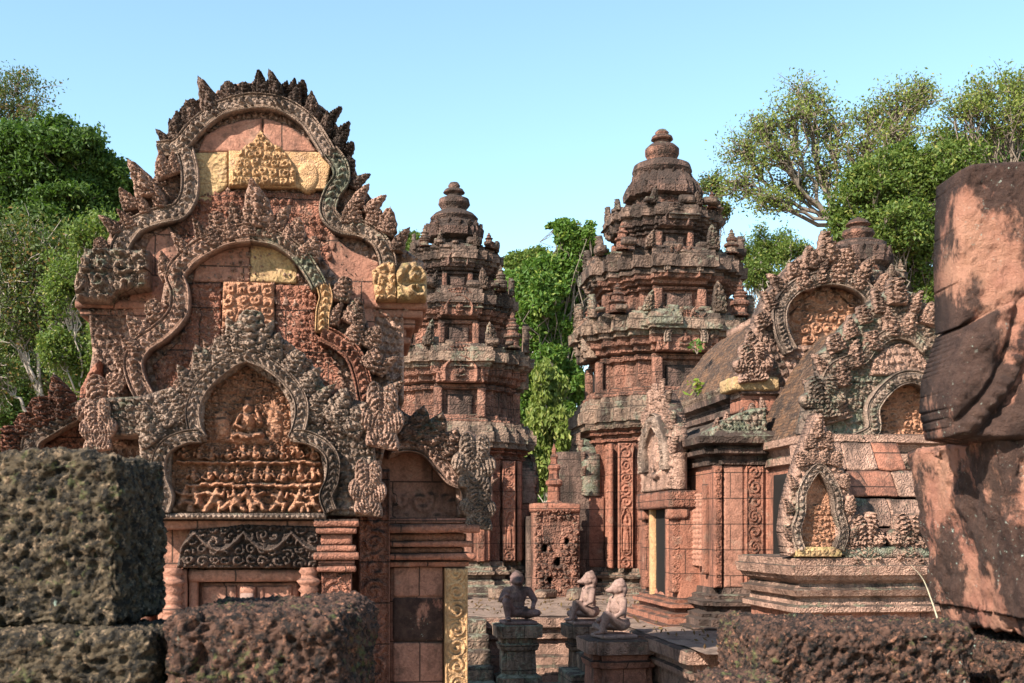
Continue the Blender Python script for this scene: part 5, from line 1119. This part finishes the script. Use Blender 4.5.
# ------------------------------------------------------------ trees
def leaves_mesh(nm, C, size, mat, parent, rs, droop=0.):
    n = len(C); a = rs.normal(size=(n, 3)); a[:, 2] -= droop*2; a /= np.linalg.norm(a, axis=1)[:, None]
    b = np.cross(a, rs.normal(size=(n, 3))); b /= np.linalg.norm(b, axis=1)[:, None]; s = size*rs.uniform(.6, 1.35, (n, 1))
    V = np.stack([C-a*s*.6, C+b*s*.3, C+a*s*.6, C-b*s*.3], 1); fold = np.cross(a, b)*s*.1; V[:, 1] += fold; V[:, 3] += fold
    return mk(nm, V, np.arange(4*n).reshape(n, 4), mat, parent, smooth=False)
def tube(V, Fs, P, r, n=6):
    P = np.asarray(P); T = np.gradient(P, axis=0); T /= np.linalg.norm(T, axis=1)[:, None]+1e-9; u = np.cross(T, [0.31, .95, .1]); u /= np.linalg.norm(u, axis=1)[:, None]+1e-9; v = np.cross(T, u); b = len(V)
    for i in range(len(P)):
        for k in range(n): a = k*2*math.pi/n; V.append(P[i]+r[i]*(math.cos(a)*u[i]+math.sin(a)*v[i]))
    for i in range(len(P)-1):
        for k in range(n): Fs.append((b+i*n+k, b+i*n+(k+1) % n, b+(i+1)*n+(k+1) % n, b+(i+1)*n+k))
def tree(lab, Y, base_px, clumps, lm, bk, dens=1., lsize=.11, seed=0, trunk_r=.22, fork=None, sub=9, nm='tree', droop=0., depth=.75, cl=.32, twig=1., lean=0):
    rs = np.random.RandomState(seed); X = lambda p: (p-512)/F*Y; Z = lambda p: CZ+(HOR-p)/F*Y; k = Y/F
    bx = X(base_px); t = thing(nm, lab, 'tree', (bx, Y, 0)); V, Fs = [], []; LC = []
    cz = [Z(c[1]) for c in clumps]; zf = Z(fork) if fork else max(1.5, min(cz)*.6)
    top = np.array([np.mean([X(c[0]) for c in clumps])-bx, 0, zf]); top[0] *= .5
    n = 9; P = np.linspace([0, 0, -.1], top, n); P[1:-1, 0] += rs.normal(0, trunk_r*.35, n-2); tube(V, Fs, P, np.linspace(trunk_r, trunk_r*.68, n), 9)
    for (px, py, rx, ry) in clumps:
        c = np.array([X(px)-bx, rs.uniform(-1, 1)*rx*k*depth, Z(py)]); R_ = np.array([rx*k, max(rx, ry)*k*depth, ry*k])
        st = P[-1] if c[2] > zf else P[n//2]
        m = 8; q = np.linspace(0, 1, m)[:, None]; mid = st*.35+c*.65; mid[2] = st[2]*.6+c[2]*.4 if c[2] > st[2] else c[2]+.2
        B = (1-q)**2*st+2*q*(1-q)*mid+q*q*c; B[1:-1] += rs.normal(0, .05+.02*rx*k, (m-2, 3)); r0 = trunk_r*.5*min(1, .35+rx*k/3); tube(V, Fs, B, np.linspace(r0, r0*.35, m), 6)
        ns = int(sub*max(1, (rx*ry)**.5/22))
        for i in range(ns):
            d = rs.normal(size=3); d /= np.linalg.norm(d); d[2] = d[2]*.9+.12; p = c+d*R_*rs.uniform(.35, 1.)
            s0 = B[rs.randint(m//2, m)]; q2 = np.linspace(0, 1, 6)[:, None]; Bs = s0*(1-q2)+p*q2; Bs[1:-1] += rs.normal(0, .06*np.linalg.norm(p-s0)+.01, (4, 3)); Bs[:, 2] += (np.sin(q2[:, 0]*3.14)*.12*np.linalg.norm(p-s0))
            tube(V, Fs, Bs, np.linspace(r0*.3, .012, 6)*twig, 4)
            for w_ in range(3):
                e = p+rs.normal(0, cl*R_*.8, 3); tube(V, Fs, np.linspace(Bs[-2], e, 4)+np.r_[np.zeros((1, 3)), rs.normal(0, .03, (3, 3))], np.linspace(.014, .006, 4)*twig, 3)
                nl = int(dens*26*(cl*rx*cl*ry)**.5*1.1)
                g = rs.normal(0, 1, (nl, 3))*R_*cl*.62; g = np.where(np.abs(g) > R_*cl*1.5, g*.5, g); LC.append((e*.6+p*.4)+g)
    mk('trunk', V, np.array(Fs), bk, t)
    if dens > 0: leaves_mesh('crown', np.concatenate(LC), lsize, lm, t, rs, droop)
    return t
tree('dense round dark green tree behind the library at the left', 44, 62, [(60, 165, 50, 34), (25, 190, 36, 36), (98, 185, 30, 28), (62, 205, 60, 26), (110, 215, 22, 22), (10, 230, 40, 30), (75, 240, 50, 30), (118, 190, 14, 12), (40, 150, 22, 16), (75, 148, 22, 18)], M['leaf_dark'], M['bark'], dens=1.1, lsize=.16, seed=1, sub=30, cl=.24)
tree('bare-branched tree with sparse yellowing leaves left of the library', 33, 50, [(30, 255, 40, 34), (80, 265, 34, 36), (20, 320, 34, 34), (70, 335, 34, 32), (105, 300, 26, 30), (45, 375, 38, 26), (10, 290, 28, 36), (95, 370, 26, 26), (60, 300, 30, 30), (0, 380, 30, 30)], M['leaf_autumn'], M['bark_pale'], dens=.10, lsize=.1, seed=2, sub=16, cl=.4, trunk_r=.2, twig=1.4, fork=420)
tree('pale-stemmed slim tree with thin leaves just left of the library corner', 28, 92, [(100, 240, 22, 26), (75, 290, 22, 30), (108, 330, 18, 26), (92, 370, 22, 22), (60, 350, 18, 22)], M['leaf_olive'], M['bark_pale'], dens=.4, lsize=.08, seed=22, sub=12, cl=.4, trunk_r=.12, twig=1.3, fork=400)
tree('leafy dark tree low behind the bare-branched tree at the far left', 48, -20, [(-10, 300, 50, 40), (30, 340, 50, 40), (80, 320, 44, 40), (10, 400, 46, 40), (70, 400, 50, 36), (110, 380, 40, 40), (60, 280, 44, 26), (105, 270, 30, 30), (20, 260, 30, 30)], M['leaf_dark'], M['bark'], dens=.35, lsize=.13, seed=3, sub=24, cl=.26)
tree('thin nearly leafless treetop in the upper left corner', 52, -15, [(8, 85, 34, 20), (-15, 110, 34, 26), (28, 112, 24, 16), (10, 140, 24, 14)], M['leaf_autumn'], M['bark'], dens=.10, lsize=.12, seed=4, sub=20, cl=.34, twig=1.5)
tree('vivid green tree in the gap between the two towers', 36, 560, [(575, 240, 20, 18), (592, 262, 18, 18), (560, 275, 30, 22), (535, 300, 28, 26), (575, 305, 26, 26), (545, 335, 28, 24), (575, 340, 24, 26), (525, 330, 22, 24), (548, 370, 24, 22), (515, 290, 18, 20), (570, 385, 20, 24), (560, 228, 12, 8), (528, 395, 20, 30), (575, 425, 20, 30), (550, 440, 26, 30), (528, 450, 20, 34), (578, 465, 20, 26)], M['leaf_bright'], M['bark'], dens=.8, lsize=.13, seed=5, sub=24, cl=.24)
tree('drooping yellow-green foliage hanging low in the gap between the towers', 30, 548, [(545, 395, 16, 26), (552, 425, 14, 26), (538, 430, 12, 22), (558, 455, 14, 20), (545, 470, 16, 24), (568, 440, 14, 30), (535, 460, 12, 30)], M['leaf_airy'], M['bark_pale'], dens=.8, lsize=.13, seed=6, sub=9, droop=.9, nm='weeping_tree', trunk_r=.1)
tree('yellowish tree with a reddish bare top behind the slender tower', 46, 520, [(527, 262, 22, 12), (545, 258, 12, 8), (515, 285, 20, 16), (535, 290, 22, 16), (505, 300, 16, 22), (510, 262, 8, 8)], M['leaf_olive'], M['bark'], dens=.9, lsize=.13, seed=7, sub=10)
tree('tall airy tree with long spreading branches right of the central tower', 40, 850, [(745, 150, 26, 20), (738, 185, 24, 20), (790, 120, 28, 20), (775, 160, 28, 18), (810, 95, 26, 20), (838, 120, 26, 22), (880, 115, 26, 20), (905, 100, 28, 20), (862, 150, 28, 20), (800, 185, 30, 18), (895, 140, 24, 20), (765, 205, 22, 16), (925, 92, 16, 14), (830, 165, 26, 20), (760, 130, 16, 14), (875, 175, 24, 20)], M['leaf_airy'], M['bark'], dens=.045, lsize=.1, seed=8, sub=26, cl=.5, trunk_r=.26, fork=225, twig=1.35)
tree('full green tree behind the hall gable', 36, 900, [(860, 200, 34, 28), (895, 190, 34, 30), (925, 205, 30, 34), (880, 235, 36, 28), (915, 250, 30, 30), (845, 225, 22, 20), (905, 160, 26, 18), (945, 175, 30, 30), (930, 290, 20, 24), (900, 275, 24, 18), (845, 250, 18, 14)], M['leaf_olive'], M['bark'], dens=.28, lsize=.115, seed=9, sub=26, cl=.27, trunk_r=.22)
tree('yellow-green treetop above the sandstone slab at the right edge', 44, 1010, [(960, 120, 26, 18), (990, 100, 28, 20), (1020, 85, 26, 20), (1010, 125, 30, 18), (975, 145, 26, 16), (1040, 110, 26, 26), (945, 140, 20, 14)], M['leaf_airy'], M['bark'], dens=.085, lsize=.11, seed=10, sub=22, cl=.45, twig=1.3)
tree('dark green tree behind the sandstone slab at the right edge', 48, 1000, [(985, 155, 30, 20), (1015, 150, 28, 22), (1000, 200, 50, 40), (960, 190, 24, 24)], M['leaf_dark'], M['bark'], dens=1.6, lsize=.14, seed=11, sub=24)
tree('small white-stemmed tree with bluish leaves between the central tower and the hall gable', 38, 765, [(745, 255, 16, 14), (770, 240, 18, 14), (790, 255, 16, 14), (755, 280, 18, 14), (780, 285, 16, 14), (765, 262, 16, 14)], M['leaf_olive'], M['bark_pale'], dens=.5, lsize=.08, seed=12, sub=12, cl=.4, trunk_r=.12, twig=1.8)
tree('bare twiggy treetop right behind the central tower', 42, 712, [(712, 190, 12, 12), (720, 212, 12, 12), (706, 215, 10, 14)], M['leaf_autumn'], M['bark'], dens=.35, lsize=.1, seed=13, sub=9, trunk_r=.1, cl=.4, twig=1.2)
tree('small bluish treetop between the library gable and the slender tower', 40, 408, [(408, 240, 10, 9), (402, 252, 10, 9), (415, 256, 9, 9)], M['leaf_olive'], M['bark'], dens=.8, lsize=.1, seed=14, sub=8, trunk_r=.1, cl=.4)
# far woods closing the horizon
def woods():
    rs = np.random.RandomState(5); n = 110000; a = rs.uniform(-1.15, 1.15, n); d = rs.uniform(62, 82, n); x = np.sin(a)*d; y = np.cos(a)*d
    top = 8.5+2.5*np.array(vn(x*.12, y*.12, x*0, 3))+1.2*vn(x*.5, y*.5, x*0, 4); z = rs.uniform(0, 1, n)**.7*top
    o = leaves_mesh('far_woods', np.stack([x, y, z], -1), .85, M['leaf_dark'], None, rs); tag(o, kind='stuff'); o['label'] = 'distant dark green woods behind the temple'; o['category'] = 'woods'
woods()
def litter():
    rs = np.random.RandomState(9); n = 1400; u = rs.uniform(-6, 2.5, n); v = rs.uniform(-10.5, -2.2, n); ok = (np.abs(u) < 2.5) | (v > -5.8); u, v = u[ok], v[ok]
    x = TC[0]+u*TA.U[0]+v*TA.N[0]; y = TC[1]+u*TA.U[1]+v*TA.N[1]
    tag(leaves_mesh('leaf_litter', np.stack([x, y, 0*x+.945], -1), (.05), M['leaf_dry'], None, rs), kind='stuff')
litter()
# small weeds rooted on the masonry
def weed(x, y, z, lab, mat, h=.18, n=26):
    rs = np.random.RandomState(int(abs(x)*100)); C = np.c_[rs.normal(0, h*.3, n), rs.normal(0, h*.3, n), rs.uniform(0, h, n)]
    t = thing('weed', lab, 'plant', (x, y, z)); leaves_mesh('leaf_tuft', C, h*.5, mat, t, rs); V, Fs = [], []
    for i in range(5): tube(V, Fs, np.linspace([0, 0, -.03], C[i*3], 4), np.linspace(.006, .003, 4), 4)
    mk('stem', V, np.array(Fs), M['bark'], t)
zr_ = lambda px, py, Y: ((px-512)/F*Y, Y, CZ+(HOR-py)/F*Y)
weed(*zr_(697, 352, 16.7), 'small bright green weed rooted on the brown vaulted roof', M['leaf_bright'])
weed(*zr_(695, 395, 16.4), 'pale yellow grass tuft on the eave of the vaulted roof', M['leaf_yellow'], .22)
